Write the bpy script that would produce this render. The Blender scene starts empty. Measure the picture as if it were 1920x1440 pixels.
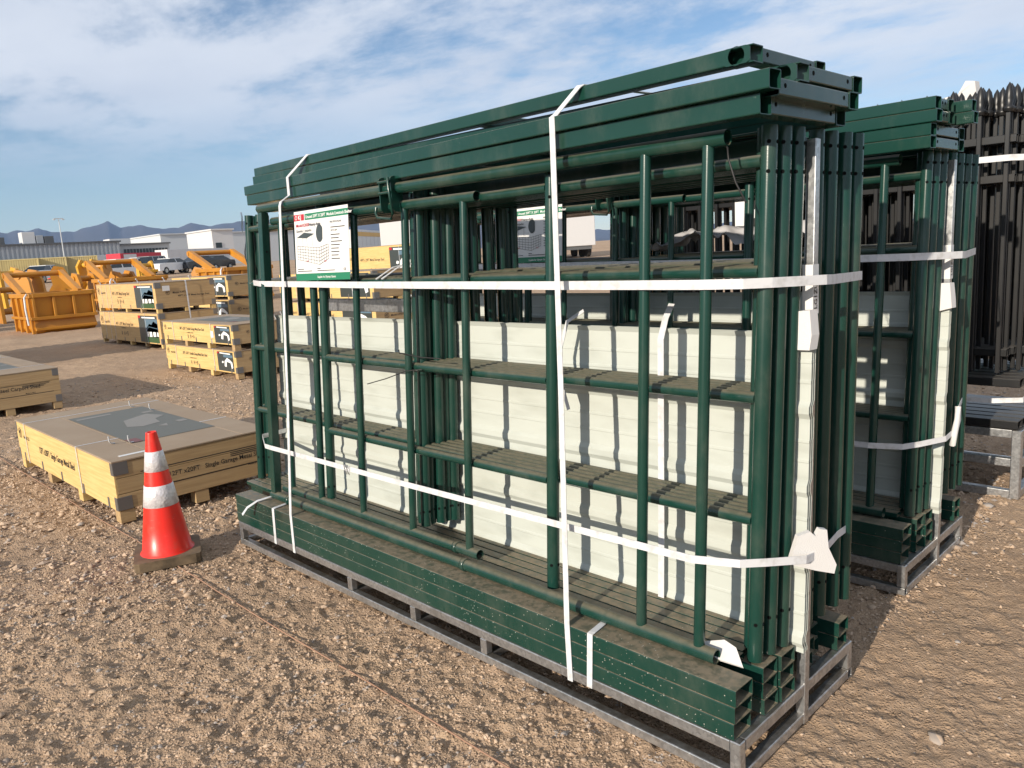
import bpy, math, random
import numpy as np
from mathutils import Vector, Matrix
random.seed(7); rng = np.random.default_rng(11)
S = bpy.context.scene
COL = S.collection
# ------------------------------------------------------------------ camera
cam_d = bpy.data.cameras.new('camera'); cam = bpy.data.objects.new('camera', cam_d); COL.objects.link(cam)
right = Vector((0.7009, 0.7105, -0.0612)); fwd = Vector((-0.7088, 0.6847, -0.1698)).normalized()
right = (right - fwd * right.dot(fwd)).normalized(); up = right.cross(fwd)
R = Matrix((right, up, -fwd)).transposed().to_4x4()
cam.matrix_world = Matrix.Translation((0, 0, 1.65)) @ R
cam_d.sensor_width = 36; cam_d.lens = 27.506; cam_d.clip_start = 0.05; cam_d.clip_end = 30000
S.camera = cam
S.render.resolution_x, S.render.resolution_y = 1024, 768
# ------------------------------------------------------------------ light
SUN_EL = math.radians(19.5)
light_dir = Vector((-0.12, 1.0, -0.356)).normalized()          # direction the light travels
sun_d = bpy.data.lights.new('sun', 'SUN'); sun = bpy.data.objects.new('sun', sun_d); COL.objects.link(sun)
sun_d.energy = 5.0; sun_d.angle = math.radians(0.53); sun_d.color = (1.0, 0.89, 0.745)
sun.rotation_euler = light_dir.to_track_quat('-Z', 'Y').to_euler()
W = bpy.data.worlds.new('World'); S.world = W; W.use_nodes = True
nt = W.node_tree; N = nt.nodes; Lk = nt.links
for n in list(N): N.remove(n)
def wn(t, **k):
    n = N.new(t)
    for a, b in k.items(): setattr(n, a, b)
    return n
out = wn('ShaderNodeOutputWorld'); bg = wn('ShaderNodeBackground'); sky = wn('ShaderNodeTexSky')
sky.sky_type = 'NISHITA'; sky.sun_disc = False; sky.sun_elevation = SUN_EL
to_sun = -light_dir
sky.sun_rotation = math.atan2(to_sun.x, to_sun.y)
sky.altitude = 300; sky.air_density = 1.0; sky.dust_density = 0.05; sky.ozone_density = 3.0
tc = wn('ShaderNodeTexCoord'); sep = wn('ShaderNodeSeparateXYZ'); Lk.new(tc.outputs['Generated'], sep.inputs[0])
zz = wn('ShaderNodeMath', operation='MAXIMUM'); Lk.new(sep.outputs[2], zz.inputs[0]); zz.inputs[1].default_value = 0.0
za = wn('ShaderNodeMath', operation='ADD'); Lk.new(zz.outputs[0], za.inputs[0]); za.inputs[1].default_value = 0.10
dx = wn('ShaderNodeMath', operation='DIVIDE'); Lk.new(sep.outputs[0], dx.inputs[0]); Lk.new(za.outputs[0], dx.inputs[1])
dy = wn('ShaderNodeMath', operation='DIVIDE'); Lk.new(sep.outputs[1], dy.inputs[0]); Lk.new(za.outputs[0], dy.inputs[1])
cmb = wn('ShaderNodeCombineXYZ'); Lk.new(dx.outputs[0], cmb.inputs[0]); Lk.new(dy.outputs[0], cmb.inputs[1])
mp = wn('ShaderNodeMapping'); Lk.new(cmb.outputs[0], mp.inputs[0])
mp.inputs['Rotation'].default_value = (0, 0, math.radians(40)); mp.inputs['Scale'].default_value = (0.55, 0.85, 1); mp.inputs['Location'].default_value = (3.4, 1.2, 0)
n1 = wn('ShaderNodeTexNoise'); n1.inputs['Scale'].default_value = 0.75; n1.inputs['Detail'].default_value = 9; n1.inputs['Roughness'].default_value = 0.64; n1.inputs['Distortion'].default_value = 0.5
Lk.new(mp.outputs[0], n1.inputs['Vector'])
n2 = wn('ShaderNodeTexNoise'); n2.inputs['Scale'].default_value = 3.1; n2.inputs['Detail'].default_value = 6; n2.inputs['Roughness'].default_value = 0.62
Lk.new(mp.outputs[0], n2.inputs['Vector'])
mxn = wn('ShaderNodeMix', data_type='FLOAT'); mxn.inputs[0].default_value = 0.38; Lk.new(n1.outputs[0], mxn.inputs[2]); Lk.new(n2.outputs[0], mxn.inputs[3])
rampc = wn('ShaderNodeMapRange', interpolation_type='SMOOTHSTEP'); rampc.inputs[1].default_value = 0.36; rampc.inputs[2].default_value = 0.52; rampc.inputs[4].default_value = 0.92
Lk.new(mxn.outputs[0], rampc.inputs[0])
elev = wn('ShaderNodeMapRange', interpolation_type='SMOOTHSTEP'); elev.inputs[1].default_value = 0.07; elev.inputs[2].default_value = 0.22; Lk.new(sep.outputs[2], elev.inputs[0])
fac = wn('ShaderNodeMath', operation='MULTIPLY'); Lk.new(rampc.outputs[0], fac.inputs[0]); Lk.new(elev.outputs[0], fac.inputs[1])
n3 = wn('ShaderNodeTexNoise'); n3.inputs['Scale'].default_value = 1.9; n3.inputs['Detail'].default_value = 5; Lk.new(mp.outputs[0], n3.inputs['Vector'])
ccol = wn('ShaderNodeMix', data_type='RGBA'); ccol.inputs[6].default_value = (4.7, 5.3, 6.4, 1); ccol.inputs[7].default_value = (7.6, 7.9, 8.4, 1); Lk.new(n3.outputs[0], ccol.inputs[0])
mixc = wn('ShaderNodeMix', data_type='RGBA'); Lk.new(fac.outputs[0], mixc.inputs[0]); Lk.new(sky.outputs[0], mixc.inputs[6]); Lk.new(ccol.outputs[2], mixc.inputs[7])
Lk.new(mixc.outputs[2], bg.inputs[0]); bg.inputs[1].default_value = 0.098; Lk.new(bg.outputs[0], out.inputs[0])
S.view_settings.view_transform = 'Standard'; S.view_settings.look = 'None'; S.view_settings.exposure = 0.32; S.view_settings.gamma = 1
S.view_settings.use_curve_mapping = False

# ------------------------------------------------------------------ materials
MATS = {}
def mat(name, col, rough=0.6, metal=0.0, spec=0.5, coat=0.0, build=None, bump=None):
    m = bpy.data.materials.new(name); m.use_nodes = True
    b = m.node_tree.nodes['Principled BSDF']
    b.inputs['Base Color'].default_value = (*col, 1); b.inputs['Roughness'].default_value = rough; b.inputs['Metallic'].default_value = metal
    b.inputs['Specular IOR Level'].default_value = spec; b.inputs['Coat Weight'].default_value = coat; b.inputs['Coat Roughness'].default_value = 0.15
    if build: build(m.node_tree, b)
    MATS[name] = m
    return m
class G:                       # small node helper
    def __init__(s, t): s.t = t
    def n(s, typ, **k):
        x = s.t.nodes.new(typ)
        for a, b in k.items(): setattr(x, a, b)
        return x
    def l(s, a, b): s.t.links.new(a, b)
    def pos(s, obj=False):
        if obj: return s.n('ShaderNodeTexCoord').outputs['Object']
        return s.n('ShaderNodeNewGeometry').outputs['Position']
    def scaled(s, v, sc):
        m = s.n('ShaderNodeMapping'); s.l(v, m.inputs[0]); m.inputs['Scale'].default_value = sc if isinstance(sc, tuple) else (sc,) * 3
        return m.outputs[0]
    def noise(s, v, scale, detail=4, rough=0.5):
        x = s.n('ShaderNodeTexNoise'); x.inputs['Scale'].default_value = scale; x.inputs['Detail'].default_value = detail; x.inputs['Roughness'].default_value = rough
        s.l(v, x.inputs['Vector']); return x.outputs[0]
    def vor(s, v, scale, out='Distance', feat='F1'):
        x = s.n('ShaderNodeTexVoronoi', feature=feat); x.inputs['Scale'].default_value = scale; s.l(v, x.inputs['Vector']); return x.outputs[out]
    def ramp(s, v, a, b, lo=0., hi=1.):
        x = s.n('ShaderNodeMapRange', interpolation_type='SMOOTHSTEP'); s.l(v, x.inputs[0])
        for i, q in ((1, a), (2, b), (3, lo), (4, hi)): x.inputs[i].default_value = q
        return x.outputs[0]
    def mul(s, a, b, op='MULTIPLY'):
        x = s.n('ShaderNodeMath', operation=op)
        for i, q in ((0, a), (1, b)):
            if isinstance(q, (int, float)): x.inputs[i].default_value = q
            else: s.l(q, x.inputs[i])
        return x.outputs[0]
    def mix(s, f, a, b):
        x = s.n('ShaderNodeMix', data_type='RGBA')
        if isinstance(f, (int, float)): x.inputs[0].default_value = f
        else: s.l(f, x.inputs[0])
        for i, q in ((6, a), (7, b)):
            if isinstance(q, tuple): x.inputs[i].default_value = (*q, 1)
            else: s.l(q, x.inputs[i])
        return x.outputs[2]
    def mixf(s, f, a, b):
        x = s.n('ShaderNodeMix', data_type='FLOAT'); s.l(f, x.inputs[0]); x.inputs[2].default_value = a; x.inputs[3].default_value = b; return x.outputs[0]
    def bump(s, h, b, strength=0.3, dist=0.01):
        x = s.n('ShaderNodeBump'); x.inputs['Strength'].default_value = strength; x.inputs['Distance'].default_value = dist; s.l(h, x.inputs['Height']); s.l(x.outputs[0], b.inputs['Normal'])
    def upness(s):
        x = s.n('ShaderNodeSeparateXYZ'); s.l(s.n('ShaderNodeNewGeometry').outputs['Normal'], x.inputs[0]); return x.outputs[2]

DUST = (0.235, 0.185, 0.125)
def green_build(speck=0.0, dust=0.55):
    def f(t, b):
        g = G(t); p = g.pos()
        c = g.mix(g.noise(p, 3.0, 3), (0.0058, 0.034, 0.0255), (0.0080, 0.044, 0.033))
        d = g.mul(g.ramp(g.upness(), 0.35, 0.95), g.ramp(g.noise(p, 34, 7, 0.65), 0.33, 0.62, 0.35, dust))
        c = g.mix(d, c, DUST)
        film = g.mul(g.ramp(g.noise(g.scaled(p, (1.0, 1.0, 0.5)), 6, 7, 0.65), 0.45, 0.80), 0.15); c = g.mix(film, c, (0.25, 0.23, 0.19))
        sc = g.mul(g.ramp(g.noise(g.scaled(p, (9, 30, 6)), 5, 6, 0.7), 0.66, 0.74), 0.16); c = g.mix(sc, c, (0.34, 0.38, 0.35))
        rr = g.mixf(d, 0.23, 0.85)
        if speck:
            v = g.vor(p, 95); sz = g.vor(p, 95, 'Color'); sp_ = g.n('ShaderNodeSeparateColor'); g.l(sz, sp_.inputs[0])
            s_ = g.mul(g.ramp(v, 0.21, 0.12), g.ramp(g.mul(sp_.outputs[0], g.noise(p, 4, 3)), 0.40, 0.48)); s_ = g.mul(s_, speck); c = g.mix(s_, c, (0.50, 0.48, 0.42))
        g.l(c, b.inputs['Base Color']); g.l(rr, b.inputs['Roughness'])
        g.bump(g.noise(p, 260, 2), b, 0.05, 0.002)
    return f
mat('green', (0.01, 0.06, 0.045), 0.3, 0, 0.42, 0.06, green_build())
mat('green_speckled', (0.01, 0.06, 0.045), 0.3, 0, 0.5, 0.15, green_build(0.9, 0.85))
def galv(t, b):
    g = G(t); p = g.pos()
    c = g.mix(g.vor(p, 90, 'Color'), (0.36, 0.37, 0.38), (0.60, 0.61, 0.62))
    d = g.mul(g.ramp(g.upness(), 0.3, 0.9), g.ramp(g.noise(p, 16, 6, 0.6), 0.35, 0.65, 0.15, 0.8)); c = g.mix(d, c, (0.27, 0.235, 0.19))
    dirt = g.ramp(g.noise(p, 7, 6, 0.65), 0.5, 0.75); c = g.mix(g.mul(dirt, 0.45), c, (0.22, 0.20, 0.17))
    g.l(c, b.inputs['Base Color']); g.l(g.mixf(g.noise(p, 40, 4), 0.22, 0.48), b.inputs['Roughness'])
mat('galvanized', (0.5, 0.5, 0.5), 0.4, 0.85, 0.5, 0, galv)
def strapb(t, b):
    g = G(t); p = g.pos(); g.l(g.mix(g.ramp(g.noise(p, 30, 5), 0.45, 0.75), (0.60, 0.61, 0.63), (0.47, 0.47, 0.47)), b.inputs['Base Color'])
    g.bump(g.noise(p, 120, 3), b, 0.2, 0.003)
mat('strap_white', (0.74, 0.75, 0.76), 0.38, 0, 0.5, 0, strapb)
def creamb(t, b):
    g = G(t); p = g.pos(); c = g.mix(g.ramp(g.noise(g.scaled(p, (1.5, 6, 6)), 3, 5), 0.4, 0.8), (0.475, 0.505, 0.465), (0.40, 0.425, 0.385))
    g.l(c, b.inputs['Base Color']); g.l(g.mixf(g.noise(p, 8, 3), 0.35, 0.55), b.inputs['Roughness'])
mat('cream', (0.66, 0.67, 0.57), 0.4, 0, 0.5, 0, creamb)
def woodb(ca, cb, axis, dirt=0.3):
    def f(t, b):
        g = G(t); p = g.pos(); sc = {'x': (1.2, 20, 26), 'y': (20, 1.2, 26), 'z': (20, 20, 1.5)}[axis]
        v = g.noise(g.scaled(p, sc), 2.2, 6, 0.6); c = g.mix(g.ramp(v, 0.35, 0.68), ca, cb)
        c = g.mix(g.mul(g.ramp(g.noise(p, 3.1, 5, 0.6), 0.5, 0.8), dirt), c, (0.30, 0.215, 0.13))
        kn = g.vor(g.scaled(p, (2.3, 2.3, 5)), 1.6); c = g.mix(g.mul(g.ramp(kn, 0.055, 0.02), 0.6), c, (0.23, 0.12, 0.05))
        g.l(c, b.inputs['Base Color']); g.bump(v, b, 0.12, 0.004)
    return f
mat('plywood', (0.6, 0.45, 0.25), 0.62, 0, 0.4, 0, woodb((0.66, 0.465, 0.195), (0.55, 0.37, 0.14), 'x', 0.22))
mat('plywood_end', (0.5, 0.36, 0.2), 0.65, 0, 0.4, 0, woodb((0.44, 0.305, 0.155), (0.36, 0.24, 0.118), 'y', 0.3))
mat('plywood_orange', (0.6, 0.4, 0.2), 0.62, 0, 0.4, 0, woodb((0.62, 0.41, 0.185), (0.53, 0.335, 0.14), 'x', 0.2))
def mdfb(t, b):
    g = G(t); p = g.pos(); c = g.mix(g.noise(p, 140, 4, 0.7), (0.255, 0.185, 0.125), (0.345, 0.265, 0.185))
    c = g.mix(g.mul(g.ramp(g.noise(p, 2.5, 5, 0.6), 0.4, 0.75), 0.5), c, (0.36, 0.285, 0.205)); g.l(c, b.inputs['Base Color'])
mat('hardboard', (0.3, 0.22, 0.15), 0.75, 0, 0.3, 0, mdfb)
mat('print_black', (0.025, 0.022, 0.02), 0.7)
mat('print_dark', (0.045, 0.055, 0.055), 0.30)
mat('print_lid_red', (0.17, 0.06, 0.055), 0.55)
mat('print_lid_pale', (0.22, 0.205, 0.18), 0.55)
mat('print_lid', (0.115, 0.115, 0.095), 0.55)
mat('print_red', (0.42, 0.012, 0.025), 0.5)
mat('print_green', (0.012, 0.17, 0.085), 0.5)
mat('print_white', (0.82, 0.82, 0.80), 0.5)
mat('print_grey', (0.33, 0.33, 0.33), 0.5)
mat('print_sky', (0.10, 0.17, 0.23), 0.4)
mat('print_grass', (0.04, 0.085, 0.03), 0.5)
mat('paper', (0.66, 0.66, 0.65), 0.45)
mat('clear_film', (0.75, 0.76, 0.78), 0.25, 0, 0.5)
mat('bracket_steel', (0.20, 0.195, 0.19), 0.42, 0.6)
mat('wire', (0.02, 0.02, 0.02), 0.5, 0.3)
mat('hole_black', (0.004, 0.005, 0.005), 0.9, 0, 0.1)
def foamb(t, b):
    g = G(t); p = g.pos(); g.bump(g.noise(p, 320, 3), b, 0.5, 0.004)
mat('foam', (0.62, 0.61, 0.60), 0.8, 0, 0.3, 0, foamb)
def orangeb(t, b):
    g = G(t); p = g.pos(); c = g.mix(g.ramp(g.noise(p, 1.7, 5), 0.4, 0.75), (0.48, 0.205, 0.017), (0.40, 0.16, 0.015)); g.l(c, b.inputs['Base Color'])
mat('orange_paint', (0.5, 0.18, 0.02), 0.42, 0, 0.5, 0, orangeb)
def yellowb(t, b):
    g = G(t); p = g.pos(); g.l(g.mix(g.noise(p, 2, 4), (0.62, 0.34, 0.03), (0.56, 0.29, 0.025)), b.inputs['Base Color'])
mat('yellow_paint', (0.6, 0.33, 0.03), 0.4, 0, 0.5, 0, yellowb)
def coneb(t, b):
    g = G(t); p = g.pos(); c = g.mix(g.ramp(g.noise(p, 14, 6, 0.65), 0.48, 0.8), (0.78, 0.022, 0.010), (0.62, 0.06, 0.04))
    scr = g.ramp(g.noise(g.scaled(p, (3, 3, 40)), 6, 4, 0.6), 0.66, 0.72); c = g.mix(g.mul(scr, 0.35), c, (0.8, 0.3, 0.25)); g.l(c, b.inputs['Base Color'])
mat('cone_orange', (0.78, 0.02, 0.01), 0.36, 0, 0.5, 0.1, coneb)
def collarb(t, b):
    g = G(t); p = g.pos(); v = g.vor(p, 70); c = g.mix(g.ramp(g.noise(p, 18, 5, 0.7), 0.4, 0.7), (0.72, 0.70, 0.71), (0.56, 0.52, 0.54)); g.l(c, b.inputs['Base Color']); g.bump(v, b, 0.5, 0.004)
mat('cone_collar', (0.7, 0.68, 0.7), 0.3, 0.15, 0.6, 0, collarb)
def baseb(t, b):
    g = G(t); p = g.pos(); c = g.mix(g.ramp(g.noise(p, 9, 6, 0.6), 0.35, 0.7), (0.065, 0.048, 0.03), (0.17, 0.122, 0.075)); c = g.mix(g.mul(g.upness(), 0.35), c, (0.22, 0.165, 0.11)); g.l(c, b.inputs['Base Color'])
mat('cone_base', (0.2, 0.15, 0.1), 0.85, 0, 0.3, 0, baseb)
def blackfb(t, b):
    g = G(t); p = g.pos(); d = g.mul(g.ramp(g.upness(), 0.3, 0.9), 0.75); c = g.mix(d, (0.0085, 0.009, 0.0100), (0.075, 0.066, 0.056))
    c = g.mix(g.mul(g.ramp(g.noise(p, 6, 5), 0.45, 0.8), 0.14), c, (0.07, 0.065, 0.06)); g.l(c, b.inputs['Base Color'])
mat('fence_black', (0.018, 0.017, 0.016), 0.38, 0, 0.5, 0, blackfb)
mat('rubber', (0.018, 0.018, 0.018), 0.75)
mat('car_white', (0.74, 0.75, 0.76), 0.22, 0, 0.5, 0.5)
mat('car_silver', (0.42, 0.43, 0.43), 0.25, 0.5, 0.5, 0.5)
mat('car_dark', (0.02, 0.022, 0.028), 0.2, 0.1, 0.5, 0.5)
mat('glass_dark', (0.02, 0.026, 0.03), 0.08, 0, 0.6)
mat('white_panel', (0.60, 0.60, 0.60), 0.45)
mat('trailer_red', (0.50, 0.03, 0.05), 0.4)
def contb(t, b):
    g = G(t); p = g.pos(); c = g.mix(g.ramp(g.noise(p, 0.9, 5), 0.4, 0.8), (0.56, 0.47, 0.22), (0.46, 0.38, 0.18)); g.l(c, b.inputs['Base Color'])
mat('container_tan', (0.5, 0.42, 0.2), 0.5, 0, 0.4, 0, contb)
mat('wall_grey', (0.36, 0.38, 0.40), 0.55)
mat('wall_light', (0.52, 0.55, 0.57), 0.6)
mat('roof_dark', (0.10, 0.105, 0.11), 0.7)
def mountb(t, b):
    g = G(t); p = g.pos(); c = g.mix(g.noise(g.scaled(p, (0.002, 0.002, 0.004)), 1.2, 7, 0.62), (0.035, 0.034, 0.038), (0.068, 0.064, 0.068)); g.l(c, b.inputs['Base Color'])
mat('mountain_rock', (0.18, 0.15, 0.13), 0.95, 0, 0.2, 0, mountb)
mat('tarp_white', (0.48, 0.48, 0.50), 0.5)
mat('string_brown', (0.30, 0.175, 0.115), 0.85)
def groundb(t, b):
    g = G(t); p = g.pos()
    c = g.mix(g.ramp(g.noise(p, 0.55, 5, 0.55), 0.35, 0.68), (0.40, 0.28, 0.185), (0.52, 0.37, 0.245))
    c = g.mix(g.ramp(g.noise(p, 9, 6, 0.65), 0.36, 0.66, 0, 0.75), c, (0.37, 0.26, 0.178))
    v = g.vor(p, 75, 'Color'); c2 = g.mix(v, (0.30, 0.215, 0.15), (0.66, 0.49, 0.35))
    c = g.mix(g.ramp(g.noise(p, 45, 4, 0.6), 0.50, 0.66, 0, 0.65), c, c2)
    g.l(c, b.inputs['Base Color'])
    n_ = g.noise(p, 3.3, 4, 0.6); pa = g.ramp(g.vor(p, 48), 0.55, 0.0); pb = g.ramp(g.vor(p, 105), 0.6, 0.0)
    h = g.mul(g.mul(g.noise(p, 38, 8, 0.75), 1.3), g.mul(pa, g.ramp(n_, 0.40, 0.62, 0.15, 0.85)), 'ADD'); h = g.mul(h, g.mul(pb, 0.45), 'ADD'); h = g.mul(h, g.mul(g.noise(p, 11, 5, 0.6), 0.9), 'ADD'); g.bump(h, b, 0.85, 0.015)
mat('dirt', (0.3, 0.21, 0.14), 0.95, 0, 0.15, 0, groundb)
def stoneb(t, b):
    g = G(t); p = g.pos(); v = g.vor(p, 22, 'Color'); s_ = g.n('ShaderNodeSeparateColor'); g.l(v, s_.inputs[0])
    c = g.mix(s_.outputs[0], (0.27, 0.195, 0.138), (0.56, 0.415, 0.30)); c = g.mix(g.ramp(s_.outputs[1], 0.80, 0.95), c, (0.30, 0.28, 0.27))
    c = g.mix(g.mul(g.noise(p, 90, 4), 0.35), c, (0.5, 0.38, 0.26)); g.l(c, b.inputs['Base Color'])
mat('stone', (0.3, 0.23, 0.17), 0.9, 0, 0.2, 0, stoneb)

# ------------------------------------------------------------------ mesh helpers
class MB:
    def __init__(s): s.v = []; s.f = []; s.sm = []
    def add(s, vs, fs, smooth=False):
        o = len(s.v); s.v += [tuple(map(float, q)) for q in vs]
        for f in fs: s.f.append(tuple(o + i for i in f)); s.sm.append(smooth)
        return s
    def box(s, x0, x1, y0, y1, z0, z1, bev=0.0, M=None):
        x0, x1 = min(x0, x1), max(x0, x1); y0, y1 = min(y0, y1), max(y0, y1); z0, z1 = min(z0, z1), max(z0, z1)
        if bev <= 0:
            vs = [(x, y, z) for x in (x0, x1) for y in (y0, y1) for z in (z0, z1)]
            fs = [(0, 1, 3, 2), (4, 6, 7, 5), (0, 4, 5, 1), (2, 3, 7, 6), (0, 2, 6, 4), (1, 5, 7, 3)]
        else:
            b = bev; X, Y, Z = (x0, x1), (y0, y1), (z0, z1); vs = []; idx = {}
            for i in (0, 1):
                for j in (0, 1):
                    for k in (0, 1):
                        sx, sy, sz = (b if i == 0 else -b), (b if j == 0 else -b), (b if k == 0 else -b)
                        for a in range(3):
                            q = [X[i] + sx, Y[j] + sy, Z[k] + sz]; q[a] = (X[i], Y[j], Z[k])[a]
                            idx[i, j, k, a] = len(vs); vs.append(tuple(q))
            fs = []
            for a in range(3):
                o = [q for q in range(3) if q != a]
                for e in (0, 1):
                    loop = []
                    for (p, q) in ((0, 0), (1, 0), (1, 1), (0, 1)):
                        c = [0, 0, 0]; c[a] = e; c[o[0]] = p; c[o[1]] = q; loop.append(idx[(*c, a)])
                    fl = (e == 1) if a != 1 else (e == 0)
                    fs.append(tuple(loop if fl else loop[::-1]))
                for p in (0, 1):
                    for q in (0, 1):
                        c0 = [0, 0, 0]; c0[o[0]] = p; c0[o[1]] = q; c1 = list(c0); c1[a] = 1
                        fs.append((idx[(*c0, o[0])], idx[(*c1, o[0])], idx[(*c1, o[1])], idx[(*c0, o[1])]))
            for i in (0, 1):
                for j in (0, 1):
                    for k in (0, 1): fs.append((idx[i, j, k, 0], idx[i, j, k, 1], idx[i, j, k, 2]))
        if M is not None: vs = [tuple(M @ Vector(q)) for q in vs]
        return s.add(vs, fs)
    def tube(s, p0, p1, r, n=14, wall=0.0, r1=None):
        p0, p1 = Vector(p0), Vector(p1); d = (p1 - p0).normalized(); r1 = r if r1 is None else r1
        a = d.orthogonal().normalized(); b = d.cross(a)
        ring = lambda p, q: [p + a * (math.cos(2 * math.pi * i / n) * q) + b * (math.sin(2 * math.pi * i / n) * q) for i in range(n)]
        A, B = ring(p0, r), ring(p1, r1)
        s.add(A + B, [(i, (i + 1) % n, n + (i + 1) % n, n + i) for i in range(n)], True)
        if wall:
            A2, B2 = ring(p0, r - wall), ring(p1, r1 - wall)
            s.add(A2 + B2, [(i, n + i, n + (i + 1) % n, (i + 1) % n) for i in range(n)], True)
            s.add(A + A2, [(i, n + i, n + (i + 1) % n, (i + 1) % n) for i in range(n)])
            s.add(B + B2, [(i, (i + 1) % n, n + (i + 1) % n, n + i) for i in range(n)])
        else:
            s.add(A, [tuple(range(n))[::-1]]); s.add(B, [tuple(range(n))])
        return s
    def path(s, pts, r, n=6):
        pts = [Vector(p) for p in pts]; rings = []
        for i, p in enumerate(pts):
            d = (pts[min(i + 1, len(pts) - 1)] - pts[max(i - 1, 0)]).normalized()
            a = d.cross(Vector((0.31, 0.2, 0.93))).normalized(); b = d.cross(a)
            rings += [p + a * (math.cos(2 * math.pi * k / n) * r) + b * (math.sin(2 * math.pi * k / n) * r) for k in range(n)]
        m = len(pts)
        fs = [(i * n + k, i * n + (k + 1) % n, (i + 1) * n + (k + 1) % n, (i + 1) * n + k) for i in range(m - 1) for k in range(n)]
        s.add(rings, fs, True); s.add(rings[:n], [tuple(range(n))[::-1]]); s.add(rings[-n:], [tuple(range(n))])
        return s
    def rtube(s, p0, p1, w, h, wall=0.0025, rad=0.004, hint=(0, 0, 1)):
        """hollow rectangular tube, w across, h along hint"""
        p0, p1 = Vector(p0), Vector(p1); d = (p1 - p0).normalized(); b = (Vector(hint) - d * Vector(hint).dot(d)).normalized(); a = d.cross(b)
        prof = []
        for (cx, cy, st) in ((w / 2 - rad, h / 2 - rad, 0), (-w / 2 + rad, h / 2 - rad, 90), (-w / 2 + rad, -h / 2 + rad, 180), (w / 2 - rad, -h / 2 + rad, 270)):
            for k in (0, 45, 90):
                t = math.radians(st + k); prof.append((cx + rad * math.cos(t), cy + rad * math.sin(t)))
        n = 12; q = [(math.copysign(max(abs(x) - wall, 0), x), math.copysign(max(abs(y) - wall, 0), y)) for x, y in prof]
        ring = lambda p, pr: [p + a * x + b * y for x, y in pr]
        A, B, A2, B2 = ring(p0, prof), ring(p1, prof), ring(p0, q), ring(p1, q)
        s.add(A + B, [(i, (i + 1) % n, n + (i + 1) % n, n + i) for i in range(n)])
        s.add(A2 + B2, [(i, n + i, n + (i + 1) % n, (i + 1) % n) for i in range(n)])
        s.add(A + A2, [(i, n + i, n + (i + 1) % n, (i + 1) % n) for i in range(n)]); s.add(B + B2, [(i, (i + 1) % n, n + (i + 1) % n, n + i) for i in range(n)])
        return s
    def ribbon(s, pts, wd, w, t=0.0012):
        """flat band along pts; wd = width direction (one vector or one per point)"""
        pts = [Vector(p) for p in pts]; m = len(pts); vs = []
        for i, p in enumerate(pts):
            d = (pts[min(i + 1, m - 1)] - pts[max(i - 1, 0)]).normalized(); q = Vector(wd[i] if isinstance(wd, list) else wd); q = (q - d * q.dot(d)).normalized(); nn = d.cross(q)
            vs += [p + q * w / 2 + nn * t, p - q * w / 2 + nn * t, p - q * w / 2 - nn * t, p + q * w / 2 - nn * t]
        fs = [(4 * i + k, 4 * i + (k + 1) % 4, 4 * i + 4 + (k + 1) % 4, 4 * i + 4 + k) for i in range(m - 1) for k in range(4)] + [(3, 2, 1, 0), (4 * m - 4, 4 * m - 3, 4 * m - 2, 4 * m - 1)]
        return s.add(vs, fs)
    def lathe(s, prof, c=(0, 0, 0), n=32):
        vs = []; m = len(prof)
        for r, z in prof: vs += [(c[0] + r * math.cos(2 * math.pi * i / n), c[1] + r * math.sin(2 * math.pi * i / n), c[2] + z) for i in range(n)]
        return s.add(vs, [(j * n + i, j * n + (i + 1) % n, (j + 1) * n + (i + 1) % n, (j + 1) * n + i) for j in range(m - 1) for i in range(n)], True)
    def prism(s, poly, ext):
        """closed prism from a planar polygon (3D points) and an extrusion vector"""
        P = [Vector(p) for p in poly]; e = Vector(ext); n = len(P)
        s.add(P + [p + e for p in P], [tuple(range(n))[::-1], tuple(range(n, 2 * n))] + [(i, (i + 1) % n, n + (i + 1) % n, n + i) for i in range(n)])
        return s
    def holed(s, c, u, v, wu, wv, r, th, n=24):
        """plate with a round hole, thickness th along u x v"""
        c, u, v = Vector(c), Vector(u), Vector(v); nn = u.cross(v); o = []; i_ = []
        for k in range(n):
            t = 2 * math.pi * (k + 0.5) / n; ct, st = math.cos(t), math.sin(t); q = min(wu / 2 / max(abs(ct), 1e-6), wv / 2 / max(abs(st), 1e-6))
            o.append(c + u * ct * q + v * st * q); i_.append(c + u * ct * r + v * st * r)
        back = [p - nn * th for p in o + i_]; k2 = lambda k: (k + 1) % n
        s.add(o + i_ + back, [(k, k2(k), n + k2(k), n + k) for k in range(n)] + [(2 * n + k, 3 * n + k, 3 * n + k2(k), 2 * n + k2(k)) for k in range(n)] + [(n + k, n + k2(k), 3 * n + k2(k), 3 * n + k) for k in range(n)] + [(k, 2 * n + k, 2 * n + k2(k), k2(k)) for k in range(n)])
        return s
    def mesh(s, name):
        me = bpy.data.meshes.new(name); me.from_pydata(s.v, [], s.f); me.polygons.foreach_set('use_smooth', s.sm); me.update(); return me
    def build(s, name, material, parent=None, **tags):
        me = s.mesh(name); me.materials.append(MATS[material]); o = bpy.data.objects.new(name, me); COL.objects.link(o)
        if parent is not None: attach(o, parent)
        return tag(o, **tags)
def attach(o, parent):
    o.parent = parent
    m = parent.matrix_basis.copy(); q = parent
    while q.parent is not None: q = q.parent; m = q.matrix_basis @ m
    if parent.parent is None: o.matrix_parent_inverse = parent.matrix_basis.inverted()
    return o
def tag(o, label=None, cat=None, group=None, kind=None):
    if label: o['label'] = label
    if cat: o['category'] = cat
    if group: o['group'] = group
    if kind: o['kind'] = kind
    return o
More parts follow.
